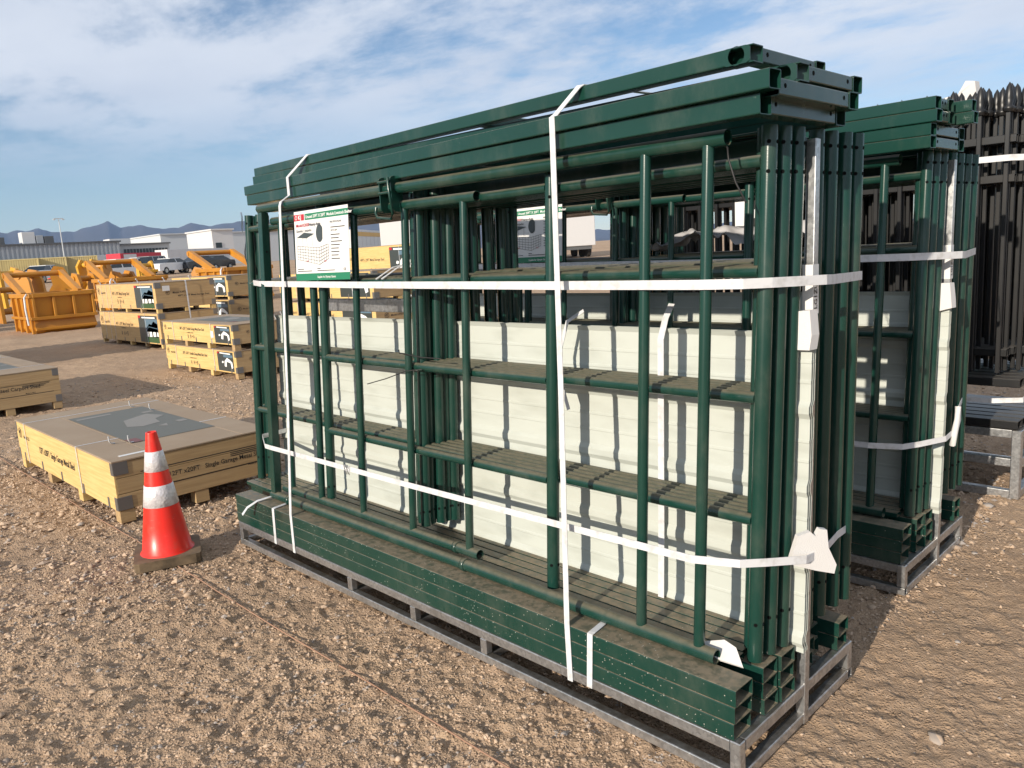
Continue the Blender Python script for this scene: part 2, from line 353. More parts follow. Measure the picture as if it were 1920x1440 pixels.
def thing(name, loc, label, cat, group=None, rot=(0, 0, 0)):
    o = bpy.data.objects.new(name, None); COL.objects.link(o); o.empty_display_size = 0.1
    o.matrix_basis = Matrix.Translation(loc) @ Matrix.Rotation(rot[2], 4, 'Z') @ Matrix.Rotation(rot[0], 4, 'X') @ Matrix.Rotation(rot[1], 4, 'Y')
    return tag(o, label, cat, group)
def local(mb, name, material, parent, **tags):         # part built in the parent's own coordinates
    o = mb.build(name, material, None, **tags); o.parent = parent; return o
TEXTS = []
def text(body, size, org, u, v, material, parent, name='lettering', align='LEFT', lift=0.0012, sx=1.0):
    """flat print: org = baseline start in world space, u = reading direction, v = up"""
    cu = bpy.data.curves.new(name, 'FONT'); cu.body = body; cu.size = size; cu.align_x = align; cu.resolution_u = 2; cu.offset = size * 0.012
    o = bpy.data.objects.new(name, cu); COL.objects.link(o)
    u, v = Vector(u).normalized(), Vector(v).normalized(); n = u.cross(v)
    M = Matrix((u * sx, v, n)).transposed().to_4x4(); M.translation = Vector(org) + n * lift
    TEXTS.append((o, M, material, parent)); return o
def flush_text():
    dg = bpy.context.evaluated_depsgraph_get(); dg.update()
    for o, M, m, p in TEXTS:
        me = bpy.data.meshes.new_from_object(o.evaluated_get(dg)); me.transform(M); me.materials.clear(); me.materials.append(MATS[m])
        nm = o.name.split('.')[0]; bpy.data.objects.remove(o); q = bpy.data.objects.new(nm, me); COL.objects.link(q); attach(q, p)
    TEXTS.clear()
X, Y, Z = Vector((1, 0, 0)), Vector((0, 1, 0)), Vector((0, 0, 1))
def rect_on(mb, org, u, v, a0, a1, b0, b1, lift=0.001):
    o, u, v = Vector(org), Vector(u), Vector(v); n = u.cross(v).normalized() * lift
    return mb.add([o + u * a0 + v * b0 + n, o + u * a1 + v * b0 + n, o + u * a1 + v * b1 + n, o + u * a0 + v * b1 + n], [(0, 1, 2, 3)])
def poly_on(mb, org, u, v, pts, lift=0.001):
    o, u, v = Vector(org), Vector(u), Vector(v); n = u.cross(v).normalized() * lift
    return mb.add([o + u * a + v * b + n for a, b in pts], [tuple(range(len(pts)))])
def line_on(mb, org, u, v, a, b, w, lift=0.001):
    (x0, y0), (x1, y1) = a, b; d = math.hypot(x1 - x0, y1 - y0) or 1; nx, ny = -(y1 - y0) / d * w / 2, (x1 - x0) / d * w / 2
    return poly_on(mb, org, u, v, [(x0 + nx, y0 + ny), (x0 - nx, y0 - ny), (x1 - nx, y1 - ny), (x1 + nx, y1 + ny)], lift)

# ------------------------------------------------------------------ ground
def hash2(ix, iy, seed):
    h = (ix.astype(np.int64) * 374761393 + iy.astype(np.int64) * 668265263 + seed * 974634221) & 0xFFFFFFFF
    h = ((h ^ (h >> 13)) * 1274126177) & 0xFFFFFFFF
    return ((h ^ (h >> 16)) & 0xFFFF) / 65535.0
def vnoise(x, y, s, seed):
    x = x / s; y = y / s; ix = np.floor(x); iy = np.floor(y); fx = x - ix; fy = y - iy; fx = fx * fx * (3 - 2 * fx); fy = fy * fy * (3 - 2 * fy)
    a, b, c, d = hash2(ix, iy, seed), hash2(ix + 1, iy, seed), hash2(ix, iy + 1, seed), hash2(ix + 1, iy + 1, seed)
    return (a + (b - a) * fx) * (1 - fy) + (c + (d - c) * fx) * fy - 0.5
def terrain(x, y):
    d = np.hypot(x, y)
    h = np.interp(d, [0, 24, 30, 40, 60, 84, 150, 300, 900, 9000], [0, 0, 0.06, 0.28, 0.78, 1.36, 1.95, 2.7, 3.2, 3.2])
    return h
def relief(x, y):
    rot = x * 0.8 + y * 0.6, -x * 0.6 + y * 0.8
    h = 0.030 * vnoise(*rot, 1.7, 1) + 0.016 * vnoise(x, y, 0.61, 2) + 0.007 * vnoise(*rot, 0.23, 3) + 0.007 * vnoise(x, y, 0.105, 4) + 0.011 * vnoise(*rot, 0.048, 5) + 0.010 * vnoise(x, y, 0.021, 6) + 0.005 * vnoise(*rot, 0.011, 8)
    # clods: sharpen the small bumps, and tyre lug marks in two tracks
    rough = np.where(x > -1.15, 0.55, 1.0); h = h + rough * (0.022 * np.clip(vnoise(x, y, 0.085, 7) - 0.14, 0, 1) + 0.055 * np.clip(vnoise(*rot, 0.046, 17) - 0.16, 0, 1) + 0.040 * np.clip(vnoise(x, y, 0.027, 18) - 0.15, 0, 1) - 0.012 * np.clip(vnoise(*rot, 0.13, 19) - 0.22, 0, 1))
    for off, ang in ((0.72, 0.05), (1.12, 0.03), (-0.4, 0.02), (2.95, 0.0), (4.75, 0.02)):
        yy = y - off - ang * x; band = np.exp(-(yy / 0.13) ** 2); lug = np.sin((x + np.abs(yy) * 0.9) * 2 * math.pi / 0.075)
        m = np.clip(vnoise(x, y, 0.9, 9) + 0.38, 0, 1); h = h - band * m * (0.010 + 0.009 * (lug > 0.1))
    return h
def make_ground():
    rs = list(np.geomspace(0.55, 24, 860)) + list(np.geomspace(26.8, 160, 60)) + list(np.geomspace(185, 8000, 22))
    th0, th1 = math.radians(15), math.radians(190)              # fine where the yard lies in front
    th = np.concatenate([np.linspace(th0, th1, 660, endpoint=False), np.linspace(th1, th0 + 2 * math.pi, 46, endpoint=False)])
    r = np.array(rs); RR, TT = np.meshgrid(r, th, indexing='ij'); x = RR * np.cos(TT); y = RR * np.sin(TT)
    fade = np.clip((60 - RR) / 50, 0.12, 1) * np.interp(RR, [4, 9, 30], [1, 1.45, 1.8])
    z = terrain(x, y) + relief(x, y) * fade - 0.020
    nr, nt_ = x.shape; V = np.stack([x, y, z], -1).reshape(-1, 3)
    i, j = np.meshgrid(np.arange(nr - 1), np.arange(nt_), indexing='ij'); jn = (j + 1) % nt_
    F = np.stack([i * nt_ + j, (i + 1) * nt_ + j, (i + 1) * nt_ + jn, i * nt_ + jn], -1).reshape(-1, 4)
    V = np.vstack([V, [[0, 0, -0.02]]]); k = len(V) - 1
    me = bpy.data.meshes.new('ground'); nT = nt_
    me.vertices.add(len(V)); me.vertices.foreach_set('co', V.ravel())
    tri = np.stack([np.full(nT, k), np.arange(nT), (np.arange(nT) + 1) % nT], -1)
    loops = np.concatenate([F.ravel(), tri.ravel()]); me.loops.add(len(loops)); me.loops.foreach_set('vertex_index', loops.astype(np.int32))
    starts = np.concatenate([np.arange(len(F)) * 4, len(F) * 4 + np.arange(nT) * 3]); me.polygons.add(len(starts)); me.polygons.foreach_set('loop_start', starts.astype(np.int32))
    me.polygons.foreach_set('use_smooth', np.ones(len(starts), dtype=bool)); me.update(calc_edges=True); me.validate()
    me.materials.append(MATS['dirt']); o = bpy.data.objects.new('ground', me); COL.objects.link(o); tag(o, 'bare tan dirt yard with gravel and tyre marks', 'ground', kind='structure')
make_ground()
def gz(x, y): return float(terrain(np.array([x]), np.array([y]))[0] + relief(np.array([x]), np.array([y]))[0] - 0.02)

# loose gravel: thousands of pebbles in one mesh
PHI = (1 + 5 ** 0.5) / 2
ICO = np.array([(-1, PHI, 0), (1, PHI, 0), (-1, -PHI, 0), (1, -PHI, 0), (0, -1, PHI), (0, 1, PHI), (0, -1, -PHI), (0, 1, -PHI), (PHI, 0, -1), (PHI, 0, 1), (-PHI, 0, -1), (-PHI, 0, 1)]) / math.hypot(1, PHI)
ICF = np.array([(0, 11, 5), (0, 5, 1), (0, 1, 7), (0, 7, 10), (0, 10, 11), (1, 5, 9), (5, 11, 4), (11, 10, 2), (10, 7, 6), (7, 1, 8), (3, 9, 4), (3, 4, 2), (3, 2, 6), (3, 6, 8), (3, 8, 9), (4, 9, 5), (2, 4, 11), (6, 2, 10), (8, 6, 7), (9, 8, 1)])
def make_gravel(n, s0, sg, octa, name, label):
    SV, SF = (np.array([(1, 0, 0), (-1, 0, 0), (0, 1, 0), (0, -1, 0), (0, 0, 1), (0, 0, -1)], float), np.array([(0, 2, 4), (2, 1, 4), (1, 3, 4), (3, 0, 4), (2, 0, 5), (1, 2, 5), (3, 1, 5), (0, 3, 5)])) if octa else (ICO, ICF); nv = len(SV)
    th = rng.uniform(math.radians(28), math.radians(188), n * 2); r = np.exp(rng.uniform(math.log(0.9), math.log(14), n * 2)); x = r * np.cos(th); y = r * np.sin(th)
    dens = np.clip(vnoise(x, y, 1.1, 21) * 1.3 + 0.5 + (x < -1.6) * 0.3 - (x > -1.15) * 0.62, 0.03, 1); keep = rng.uniform(0, 1, n * 2) < dens; x, y = x[keep][:n], y[keep][:n]; n = len(x)
    s = np.minimum(s0 * np.exp(np.abs(rng.normal(0, sg, n))), 0.016) * np.clip(np.hypot(x, y) / 3.2, 0.85, 1.9)
    z = terrain(x, y) + relief(x, y) - 0.02 + s * 0.18
    ax = np.stack([s * rng.uniform(0.8, 1.5, n), s * rng.uniform(0.7, 1.2, n), s * rng.uniform(0.45, 0.8, n)], -1); a = rng.uniform(0, 6.28, n)
    P = SV[None] * ax[:, None, :] * rng.uniform(0.75, 1.2, (n, nv, 1)); ca, sa = np.cos(a)[:, None], np.sin(a)[:, None]
    V = np.stack([P[..., 0] * ca - P[..., 1] * sa + x[:, None], P[..., 0] * sa + P[..., 1] * ca + y[:, None], P[..., 2] + z[:, None]], -1).reshape(-1, 3)
    F = (SF[None] + (np.arange(n) * nv)[:, None, None]).reshape(-1, 3)
    me = bpy.data.meshes.new(name); me.vertices.add(len(V)); me.vertices.foreach_set('co', V.ravel()); me.loops.add(F.size); me.loops.foreach_set('vertex_index', F.ravel().astype(np.int32))
    me.polygons.add(len(F)); me.polygons.foreach_set('loop_start', (np.arange(len(F)) * 3).astype(np.int32)); me.polygons.foreach_set('use_smooth', np.full(len(F), not octa)); me.update(calc_edges=True)
    me.materials.append(MATS['stone']); o = bpy.data.objects.new(name, me); COL.objects.link(o); tag(o, label, name, kind='stuff')
make_gravel(24000, 0.0042, 0.55, False, 'gravel', 'small tan and grey pebbles strewn over the dirt')
make_gravel(115000, 0.0041, 0.45, True, 'grit', 'fine sharp grit covering the dirt between the pebbles')
stone_meshes = []
for q in range(6):
    mb = MB(); vs = []; sc = np.array([1.0, random.uniform(0.6, 0.85), random.uniform(0.35, 0.55)])
    m2 = bpy.data.meshes.new('stone'); import bmesh
    bm = bmesh.new(); bmesh.ops.create_icosphere(bm, subdivisions=2, radius=1)
    for v in bm.verts: v.co = Vector([a * b for a, b in zip(v.co * (1 + 0.30 * math.sin(v.co.x * 3 + q) * math.cos(v.co.y * 4 + q * 2) + random.uniform(-0.12, 0.12)), sc)])
    bm.to_mesh(m2); bm.free(); m2.polygons.foreach_set('use_smooth', [True] * len(m2.polygons)); m2.materials.append(MATS['stone']); stone_meshes.append(m2)
spots = [(-0.75, 2.55, .030), (-0.62, 2.75, .022), (-0.80, 2.95, .024), (-0.45, 2.45, .026), (-0.52, 2.2, .034), (-0.88, 2.35, .020), (-0.35, 2.7, .018), (-0.95, 3.3, .020), (-0.7, 3.5, .018), (-0.2, 2.9, .020),
         (-2.9, 1.25, .016), (-2.2, 0.95, .018), (-1.9, 1.15, .020), (-3.4, 1.62, .020), (-2.55, 1.35, .014), (-3.2, 0.55, .018), (-2.4, 0.35, .022), (-1.55, 0.8, .022), (-1.75, 0.7, .016), (-3.9, 1.1, .016), (-2.05, 0.5, .020), (-4.2, 0.6, .018), (-1.3, 1.2, .017), (-1.45, 1.0, .015), (-5.2, 0.9, .020), (-0.3, 2.1, .022), (-0.55, 1.95, .018)]
for (sx, sy, sr) in spots[::2]:
    sr *= 0.8
    o = bpy.data.objects.new('stone', random.choice(stone_meshes)); COL.objects.link(o); o.scale = (sr * 1.25,) * 3; o.rotation_euler = (random.uniform(-.2, .2), random.uniform(-.2, .2), random.uniform(0, 6.28)); o.location = (sx, sy, gz(sx, sy) - sr * 0.05)
    tag(o, 'rounded tan stone half sunk in the dirt yard', 'stone', 'larger stones lying on the dirt')

# string laid along the row
pts = [(x_, 1.525 + 0.004 * math.sin(x_ * 1.1), float(np.mean([gz(x_ + q, 1.525) for q in np.arange(-.4, .41, .08)])) + 0.013) for x_ in np.arange(-9.5, -0.9, 0.2)]
MB().path(pts, 0.0036, 5).build('string_line', 'string_brown', None, label='thin brown string laid straight along the ground past the cone', cat='string')

# ------------------------------------------------------------------ bundles of livestock panels
TILT = 0.07
HOLE = MB().tube((0, 0, -0.004), (0, 0, 0.0006), 0.0062, 10).mesh('bolt_hole'); HOLE.materials.append(MATS['hole_black'])
def post_holes(ps, x, y, r, zs):
    for z in zs:
        for d in (Vector((0.42, -0.91, 0)).normalized(), Vector((1, 0.12, 0)).normalized()):
            o = bpy.data.objects.new('bolt_hole', HOLE); COL.objects.link(o); o.parent = ps; o.matrix_basis = Matrix.Translation(Vector((x, y, z)) + d * r) @ d.to_track_quat('Z', 'Y').to_matrix().to_4x4()
def panel(x0, x1, y, ox, oy, label, group, zb0=0.32, zb1=0.32, tilt=TILT, holes=True):
    t = thing('livestock_panel', ((x0 + x1) / 2 + ox, y + oy, 0.34), label, 'panel', group, rot=(-tilt, 0, random.uniform(-0.002, 0.002)))
    a, b = x0 - (x0 + x1) / 2, x1 - (x0 + x1) / 2
    for x, zb in ((a, zb0), (b, zb1)):
        ps = local(MB().tube((x, 0, zb - 0.34), (x, 0, (1.963 if x == b else 1.948) - 0.34), 0.0245, 16, 0.0025), 'post', 'green', t)
        if holes:
            post_holes(ps, x, 0, 0.0245, (1.915 - 0.34, 1.83 - 0.34, 0.44 - 0.34) if x == b else (1.90 - 0.34, 0.47 - 0.34))
    for z in (0.77, 1.155, 1.54, 1.865): local(MB().tube((a + 0.02, 0, z - 0.34), (b - 0.02, 0, z - 0.34), 0.0190, 12), 'rail', 'green', t)
    for z in (0.77, 1.155, 1.54):
        w = MB()
        w.lathe([(0.0247, -0.010), (0.0262, 0), (0.0247, 0.010)], (a, 0, z - 0.34), 10); local(w, 'weld', 'green', t)
    return t
def beam(name, x0, x1, y0, y1, z0, z1, label, cat, group, material='green_speckled'):
    t = MB().rtube((x0, (y0 + y1) / 2, (z0 + z1) / 2), (x1, (y0 + y1) / 2, (z0 + z1) / 2), y1 - y0, z1 - z0)
    return t.build(name, material, None, label=label, cat=cat, group=group)
def frame(xl, xr, y0l, y0r, y1l, y1r, z0, z1, label, group, saddle, ox, oy, drop=0.0, zr=0.0):
    """rectangular roof frame: two long beams and cross members; front edge y0, rear edge y1"""
    t = thing('roof_frame', ((xl + xr) / 2 + ox, (y0l + y1r) / 2 + oy, z0), label, 'roof frame', group)
    h = z1 - z0; w = 0.058; zc = (z0 + z1) / 2
    P = lambda x, y, d_=0.0: (x + ox, y + oy, zc - d_ + zr * (x - xl) / (xr - xl))
    cut = 0.085 if saddle else 0.0
    k = (y0r - y0l) / (xr - xl)
    MB().rtube(P(xl, y0l + w / 2), P(xr - cut, y0r + w / 2 - k * cut), w, h).build('long_beam', 'green', t)
    MB().rtube(P(xl + 0.03, y1l - w / 2, drop), P(xr + (0.0), y1r - w / 2, drop), w, h).build('long_beam', 'green', t)
    MB().rtube(P(xr - 0.030, y0r + w + 0.001, drop), P(xr - 0.030, y1r - w - 0.001, drop), 0.052, h - 0.006).build('cross_member', 'green', t)
    for fx in (0.3, 0.62): MB().rtube(P(xl + (xr - xl) * fx, y0l + (y0r - y0l) * fx + w + 0.001), P(xl + (xr - xl) * fx, y1l + (y1r - y1l) * fx - w - 0.001), 0.05, h - 0.004).build('cross_member', 'green', t)
    z0 += zr; z1 += zr; zc += zr
    xf = xr - 0.004 + ox
    for yy in (y0r + w + 0.035, y1r - w - 0.035): MB().tube((xf - 0.004, yy + oy, zc + 0.004 - drop), (xf + 0.0008, yy + oy, zc + 0.004 - drop), 0.0065, 10).build('bolt_hole', 'hole_black', t)
    if saddle:
        sb = MB(); xc = xr - cut / 2 - 0.0005; yf = y0r - k * cut / 2
        sb.holed((xc - 0.008 + ox, yf + oy, zc), X, Z, cut, h, 0.0255, 0.003)
        sb.box(xr - cut + 0.001 + ox, xr + ox, yf + w - 0.003 + oy, yf + w + oy, z0, z1)
        sb.box(xr - cut + 0.001 + ox, xr + ox, yf + 0.004 + oy, yf + w - 0.004 + oy, z0, z0 + 0.003)
        sb.box(xr - cut + 0.001 + ox, xr + ox, yf + 0.004 + oy, yf + w - 0.004 + oy, z1 - 0.003, z1)
        sb.build('saddle_end', 'green', t)
    return t
LEG = (1.19, 1.70, 2.17)
def pallet(ox, oy, label):
    x0, x1, y0, y1 = -4.42 + ox, -1.10 + ox, 1.918 + oy, 2.735 + oy
    t = thing('steel_pallet', ((x0 + x1) / 2, (y0 + y1) / 2, 0), label, 'pallet', None)
    s = 0.036
    for z, nm in ((0.018, 'bottom_rail'), (0.123, 'top_rail')):
        for yy in (y0 + s / 2, y1 - s / 2): MB().rtube((x0, yy, z), (x1 - (s if nm == 'top_rail' else 0), yy, z), s - 0.001, s if z < .1 else 0.040).build(nm, 'galvanized', t)
        for xx in (x0 + s / 2, x1 - s / 2): MB().rtube((xx, y0 + s + .001, z), (xx, y1 - s - .001, z), s, 0.040 if z > .1 else s - 0.002).build(nm, 'galvanized', t)
    for xx in (x0 + s / 2, x0 + LEG[0], x0 + LEG[1], x0 + LEG[2], x1 - s / 2):
        for yy in (y0 + s / 2, y1 - s / 2):
            MB().box(xx - s / 2, xx + s / 2, yy - s / 2 + .001, yy + s / 2 - .001, 0.037, 0.102 if xx < x1 - .05 else 0.142, 0.003).build('leg', 'galvanized', t)
    for xx in [x0 + q for q in LEG]: MB().rtube((xx, y0 + s, 0.018), (xx, y1 - s, 0.018), 0.034, 0.034).build('bottom_rail', 'galvanized', t)
    for xx in (x0 + .5, *[x0 + q for q in LEG]): MB().rtube((xx, y0 + s, 0.120), (xx, y1 - s, 0.120), 0.034, 0.038).build('top_rail', 'galvanized', t)
    ym = y0 + 0.437
    pm = MB().rtube((x1 - 0.0135, ym, 0.0), (x1 - 0.0135, ym + 0.072, 1.925), 0.032, 0.032, 0.002, 0.003, (1, 0, 0)).build('end_post', 'galvanized', t)
    m = MB(); yl = ym + 0.054
    m.box(x1 + 0.0028, x1 + 0.0042, yl - 0.0200, yl + 0.0195, 1.39, 1.545).box(x1 - 0.030, x1 + 0.0042, yl - 0.0216, yl - 0.0202, 1.39, 1.545)
    m.build('paper_label', 'paper', t)
    text('LG1ZU', 0.030, (x1 + 0.0044, yl + 0.006, 1.405), Z, -Y, 'print_black', t, 'label_writing', sx=0.9)
    return t
def sheet_mesh(L):
    z = 0.0; prof = []
    while z < 1.05:
        for dz, dyy in ((0, 0), (0.016, 0), (0.034, -0.011), (0.056, -0.011), (0.074, 0), (0.128, 0), (0.131, -0.0016), (0.139, -0.0016), (0.142, 0), (0.192, 0), (0.195, -0.0016), (0.203, -0.0016), (0.206, 0)):
            if z + dz <= 1.075: prof.append((dyy, z + dz))
        z += 0.255
    n = len(prof); vs = [(0, a, b) for a, b in prof] + [(L, a, b) for a, b in prof] + [(0, a + 0.0012, b) for a, b in prof] + [(L, a + 0.0012, b) for a, b in prof]
    fs = [(i, i + n, i + n + 1, i + 1) for i in range(n - 1)] + [(2 * n + i, 2 * n + i + 1, 3 * n + i + 1, 3 * n + i) for i in range(n - 1)] + [(n + i, 3 * n + i, 3 * n + i + 1, n + i + 1) for i in range(n - 1)] + [(i, i + 1, 2 * n + i + 1, 2 * n + i) for i in range(n - 1)] + [(n - 1, 2 * n - 1, 4 * n - 1, 3 * n - 1), (0, 2 * n, 3 * n, n)]
    me = bpy.data.meshes.new('roof_sheet'); me.from_pydata(vs, [], fs); me.update(); me.materials.append(MATS['cream']); return me
SHEET = sheet_mesh(3.428)
def sign(c0, u, v, w, h, parent_label, grp=None):
    """printed card: c0 = lower left corner"""
    t = thing('product_sign', Vector(c0) + Vector(u) * w / 2, parent_label, 'sign', grp)
    u, v = Vector(u), Vector(v); o = Vector(c0); n = u.cross(v)
    mb = MB(); P = []
    for i in range(9):
        for j in range(7):
            a, b = i / 8, j / 6; P.append(o + u * (w * a) + v * (h * b) - n * 0.0)
    mb.add(P, [(i * 7 + j, (i + 1) * 7 + j, (i + 1) * 7 + j + 1, i * 7 + j + 1) for i in range(8) for j in range(6)])
    mb.add([p - n * 0.0015 for p in P], [(i * 7 + j, i * 7 + j + 1, (i + 1) * 7 + j + 1, (i + 1) * 7 + j) for i in range(8) for j in range(6)])
    mb.build('card', 'paper', t)
    rect_on(MB(), o, u, v, 0, w * 0.20, h * 0.865, h * 0.955).build('logo_block', 'print_red', t)
    rect_on(MB(), o, u, v, w * 0.215, w, h * 0.865, h * 0.955).build('header_band', 'print_green', t)
    rect_on(MB(), o, u, v, 0, w, 0, h * 0.10).build('footer_band', 'print_green', t)
    T = lambda s_, sz, a, b, m, sx=1.0: text(s_, sz, o + u * (w * a) + v * (h * b), u, v, m, t, lift=0.0022, sx=sx)
    T('KJ', h * 0.085, 0.085, 0.883, 'print_white', 1.2)
    mb = MB(); cc = o + u * w * 0.045 + v * h * 0.91 + n * 0.0018
    mb.add([cc + u * math.cos(t_) * r_ + v * math.sin(t_) * r_ for r_ in (h * 0.030, h * 0.022) for t_ in np.linspace(0, 2 * math.pi, 16, endpoint=False)], [(i, (i + 1) % 16, 16 + (i + 1) % 16, 16 + i) for i in range(16)]).build('logo_ring', 'print_white', t)
    T('Unused 20FT X 20FT  Module Livestock Shelter', h * 0.060, 0.235, 0.888, 'print_white', 1.02)
    T('Model:K2020', h * 0.062, 0.04, 0.775, 'print_red', 1.1); T('Heavy-duty', h * 0.062, 0.29, 0.775, 'print_black', 1.1)
    T('Quantity: 1 set/pallet', h * 0.05, 0.04, 0.70, 'print_black', 1.0); T('SPECIFICATIONS', h * 0.036, 0.68, 0.785, 'print_black', 1.1)
    T('20FT X 20FT', h * 0.032, 0.69, 0.67, 'print_black'); T('Supplier for Olympic Games', h * 0.042, 0.42, 0.033, 'print_white'); T('CE', h * 0.05, 0.895, 0.125, 'print_black')
    T("20FT", h * 0.03, 0.22, 0.265, 'print_red'); T("20FT", h * 0.03, 0.56, 0.255, 'print_red')
    mb = MB(); ln = lambda a, b, q=0.0016: line_on(mb, o, u, v, (a[0] * w, a[1] * h), (b[0] * w, b[1] * h), q, 0.0018)
    for k in range(9): ln((0.69, 0.725 - 0.047 * k - (0.055 if k > 0 else 0)), (0.69 + random.uniform(0.12, 0.26), 0.722 - 0.047 * k - (0.055 if k > 0 else 0)), 0.004)
    for k in range(2): ln((0.04, 0.165 - 0.03 * k), (0.16 + 0.16 * k, 0.165 - 0.03 * k), 0.0035); ln((0.42, 0.165 - 0.03 * k), (0.48 + 0.26 * k, 0.165 - 0.03 * k), 0.0035)
    for k in range(6):                       # pen drawing: rails, posts
        ln((0.05, 0.50 - 0.038 * k), (0.47, 0.46 - 0.048 * k)); ln((0.47, 0.46 - 0.048 * k), (0.64, 0.50 - 0.04 * k))
    for k in range(9): f = k / 8; ln((0.05 + 0.42 * f, 0.50 - 0.04 * f), (0.05 + 0.42 * f, 0.31 - 0.09 * f))
    for k in range(5): f = k / 4; ln((0.47 + 0.17 * f, 0.46 + 0.04 * f), (0.47 + 0.17 * f, 0.22 + 0.08 * f))
    for a in (0.06, 0.16, 0.24, 0.34): ln((a, 0.64), (a, 0.49))
    mb.build('line_drawing', 'print_black', t)
    mb = MB(); poly_on(mb, o, u, v, [(w * a, h * b) for a, b in ((0.05, 0.625), (0.19, 0.69), (0.385, 0.66), (0.23, 0.605))], 0.0019)
    poly_on(mb, o, u, v, [(w * (0.485 + 0.065 * math.cos(t_)), h * (0.66 + 0.125 * math.sin(t_))) for t_ in np.linspace(0.6, 5.6, 20)], 0.0019); mb.build('drawing_fill', 'print_dark', t)
    return t
def strap(pts, wd, w, label, grp=None, name='strap'):
    return MB().ribbon(pts, wd, w).build(name, 'strap_white', None, label=label, cat='strap', group=grp)

ORD = ('first', 'second', 'third', 'fourth', 'fifth', 'sixth', 'seventh', 'eighth', 'ninth', 'tenth', 'eleventh', 'twelfth', 'thirteenth')
def bundle(ox, oy, which):
    first = which == 1
    BN = 'front bundle' if first else 'rear bundle'
    off = lambda p: (p[0] + ox, p[1] + oy, p[2])
    pallet(ox, oy, 'galvanized steel pallet frame under the front bundle, beside the traffic cone' if first else 'galvanized steel pallet frame under the rear bundle, before the black fence stack')
    # boxed tubes lying on the pallet
    lab = lambda st, k, n_: 'dark green box tube, %s of the %s stack on the %s pallet' % (('bottom', 'middle' if n_ > 2 else 'top', 'top')[k], st, BN)
    for k in range(3): beam('box_tube', -4.425 + 0.004 * k + ox, -1.112 + 0.004 * (2 - k) * -1 + ox, 1.919 + oy, 2.021 + oy, 0.1445 + 0.0562 * k, 0.2 + 0.0562 * k, lab('foremost', k, 3), 'tube', 'box tubes on the %s pallet' % BN)
    for si, (ya, yb, nk, xr) in enumerate(((2.095, 2.188, 3, -1.112), (2.196, 2.288, 3, -1.106), (2.40, 2.485, 2, -1.13), (2.50, 2.585, 3, -1.16), (2.62, 2.70, 2, -1.10))):
        for k in range(nk): beam('box_tube', -4.60 + ox + random.uniform(-.01, .02), xr + ox - random.uniform(0, .008), ya + oy, yb + oy, 0.1445 + 0.0545 * k, 0.1985 + 0.0545 * k, lab(ORD[si + 1], k, nk), 'tube', 'box tubes on the %s pallet' % BN)
    for k in range(5): beam('flat_tube', -4.56 + ox, -1.19 - 0.008 * k + ox, 2.062 + 0.0505 * k + oy, 2.108 + 0.0505 * k + oy, 0.309, 0.331, 'dusty flat green tube, %s behind the foremost box tubes of the %s' % (ORD[k], BN), 'tube', 'flat tubes in the %s' % BN)
    # standing panels
    gl = 'livestock panels standing in the %s' % BN
    panel(-3.58, -1.985, 2.072, ox, oy, 'dark green livestock panel standing foremost in the %s, behind its gates' % BN, None, 0.405, 0.345)
    LB = lambda k, side, where: 'green livestock panel, %s %s at the %s of the %s' % (ORD[k], where, side, BN)
    for i, (xa, xb, y) in enumerate(((-2.83, -1.155, 2.116), (-2.84, -1.188, 2.153), (-2.81, -1.147, 2.19), (-2.81, -1.182, 2.226), (-2.79, -1.139, 2.258))): panel(xa, xb, y, ox, oy, LB(i, 'open end', 'behind the gates'), gl, 0.40, 0.315 if i % 2 == 0 else 0.335)
    for i, (y, xa, xb) in enumerate(((2.153, -4.535, -2.90), (2.190, -4.475, -2.955), (2.226, -4.605, -2.90), (2.262, -4.54, -2.955))): panel(xa, xb, y, ox, oy, LB(i, 'sign end', 'behind the gates'), gl, 0.335, 0.39)
    for i, y in enumerate((2.445, 2.535, 2.63, 2.71)): panel(-2.80, -1.145 + 0.006 * i, y, ox, oy, LB(i, 'open end', 'behind the cream sheets'), gl, 0.36, 0.316, 0.045)
    for i, y in enumerate((2.40, 2.49, 2.58, 2.672)): panel(-4.50, -2.87 + 0.02 * i, y, ox, oy, LB(i, 'sign end', 'behind the cream sheets'), gl, 0.335, 0.36, 0.045)
    # corrugated sheets
    for k in range(5):
        o = bpy.data.objects.new('roof_sheet', SHEET); COL.objects.link(o); o.location = (-4.51 + ox - 0.004 * (k % 2), 2.299 + 0.0065 * k + oy, 0.282); o.rotation_euler = (-0.055, 0, 0)
        tag(o, 'cream ribbed metal roof sheet, %s from the gates in the %s' % (ORD[k], BN), 'roof sheet', 'cream roof sheets in the %s' % BN)
    for k, (xa, xb, yc, za, zb_) in enumerate(((-3.98, -2.95, 2.405, 1.365, 1.435),)):
        beam('steel_channel', xa + ox, xb + ox, yc - .014 + oy, yc + .013 + oy, za, zb_, 'galvanized channel lying above the cream sheets %s of the %s' % (('at the sign end', '')[k], BN), 'channel', None, 'galvanized')
    # gates
    t = thing('large_gate', (-2.67 + ox, 2.014 + oy, 0.34), 'large green tube gate leaning on the face of the %s' % BN, 'gate', None, (-TILT, 0, 0)); a = lambda x, z: (x + 2.67, 0, z - 0.34)
    local(MB().tube(a(-4.12, .341), a(-1.232, .341), 0.0242, 20, 0.0028), 'bottom_tube', 'green', t); local(MB().tube(a(-4.12, 1.955), a(-1.232, 1.935), 0.0242, 20, 0.0028), 'top_tube', 'green', t)
    local(MB().rtube(a(-4.085, .362), a(-4.085, 1.932), 0.044, 0.044, 0.003, 0.004, (0, 1, 0)), 'square_post', 'green', t)
    for x in (-1.523, -1.296): local(MB().tube(a(x, .36), a(x, 1.922), 0.0185, 16), 'upright', 'green', t)
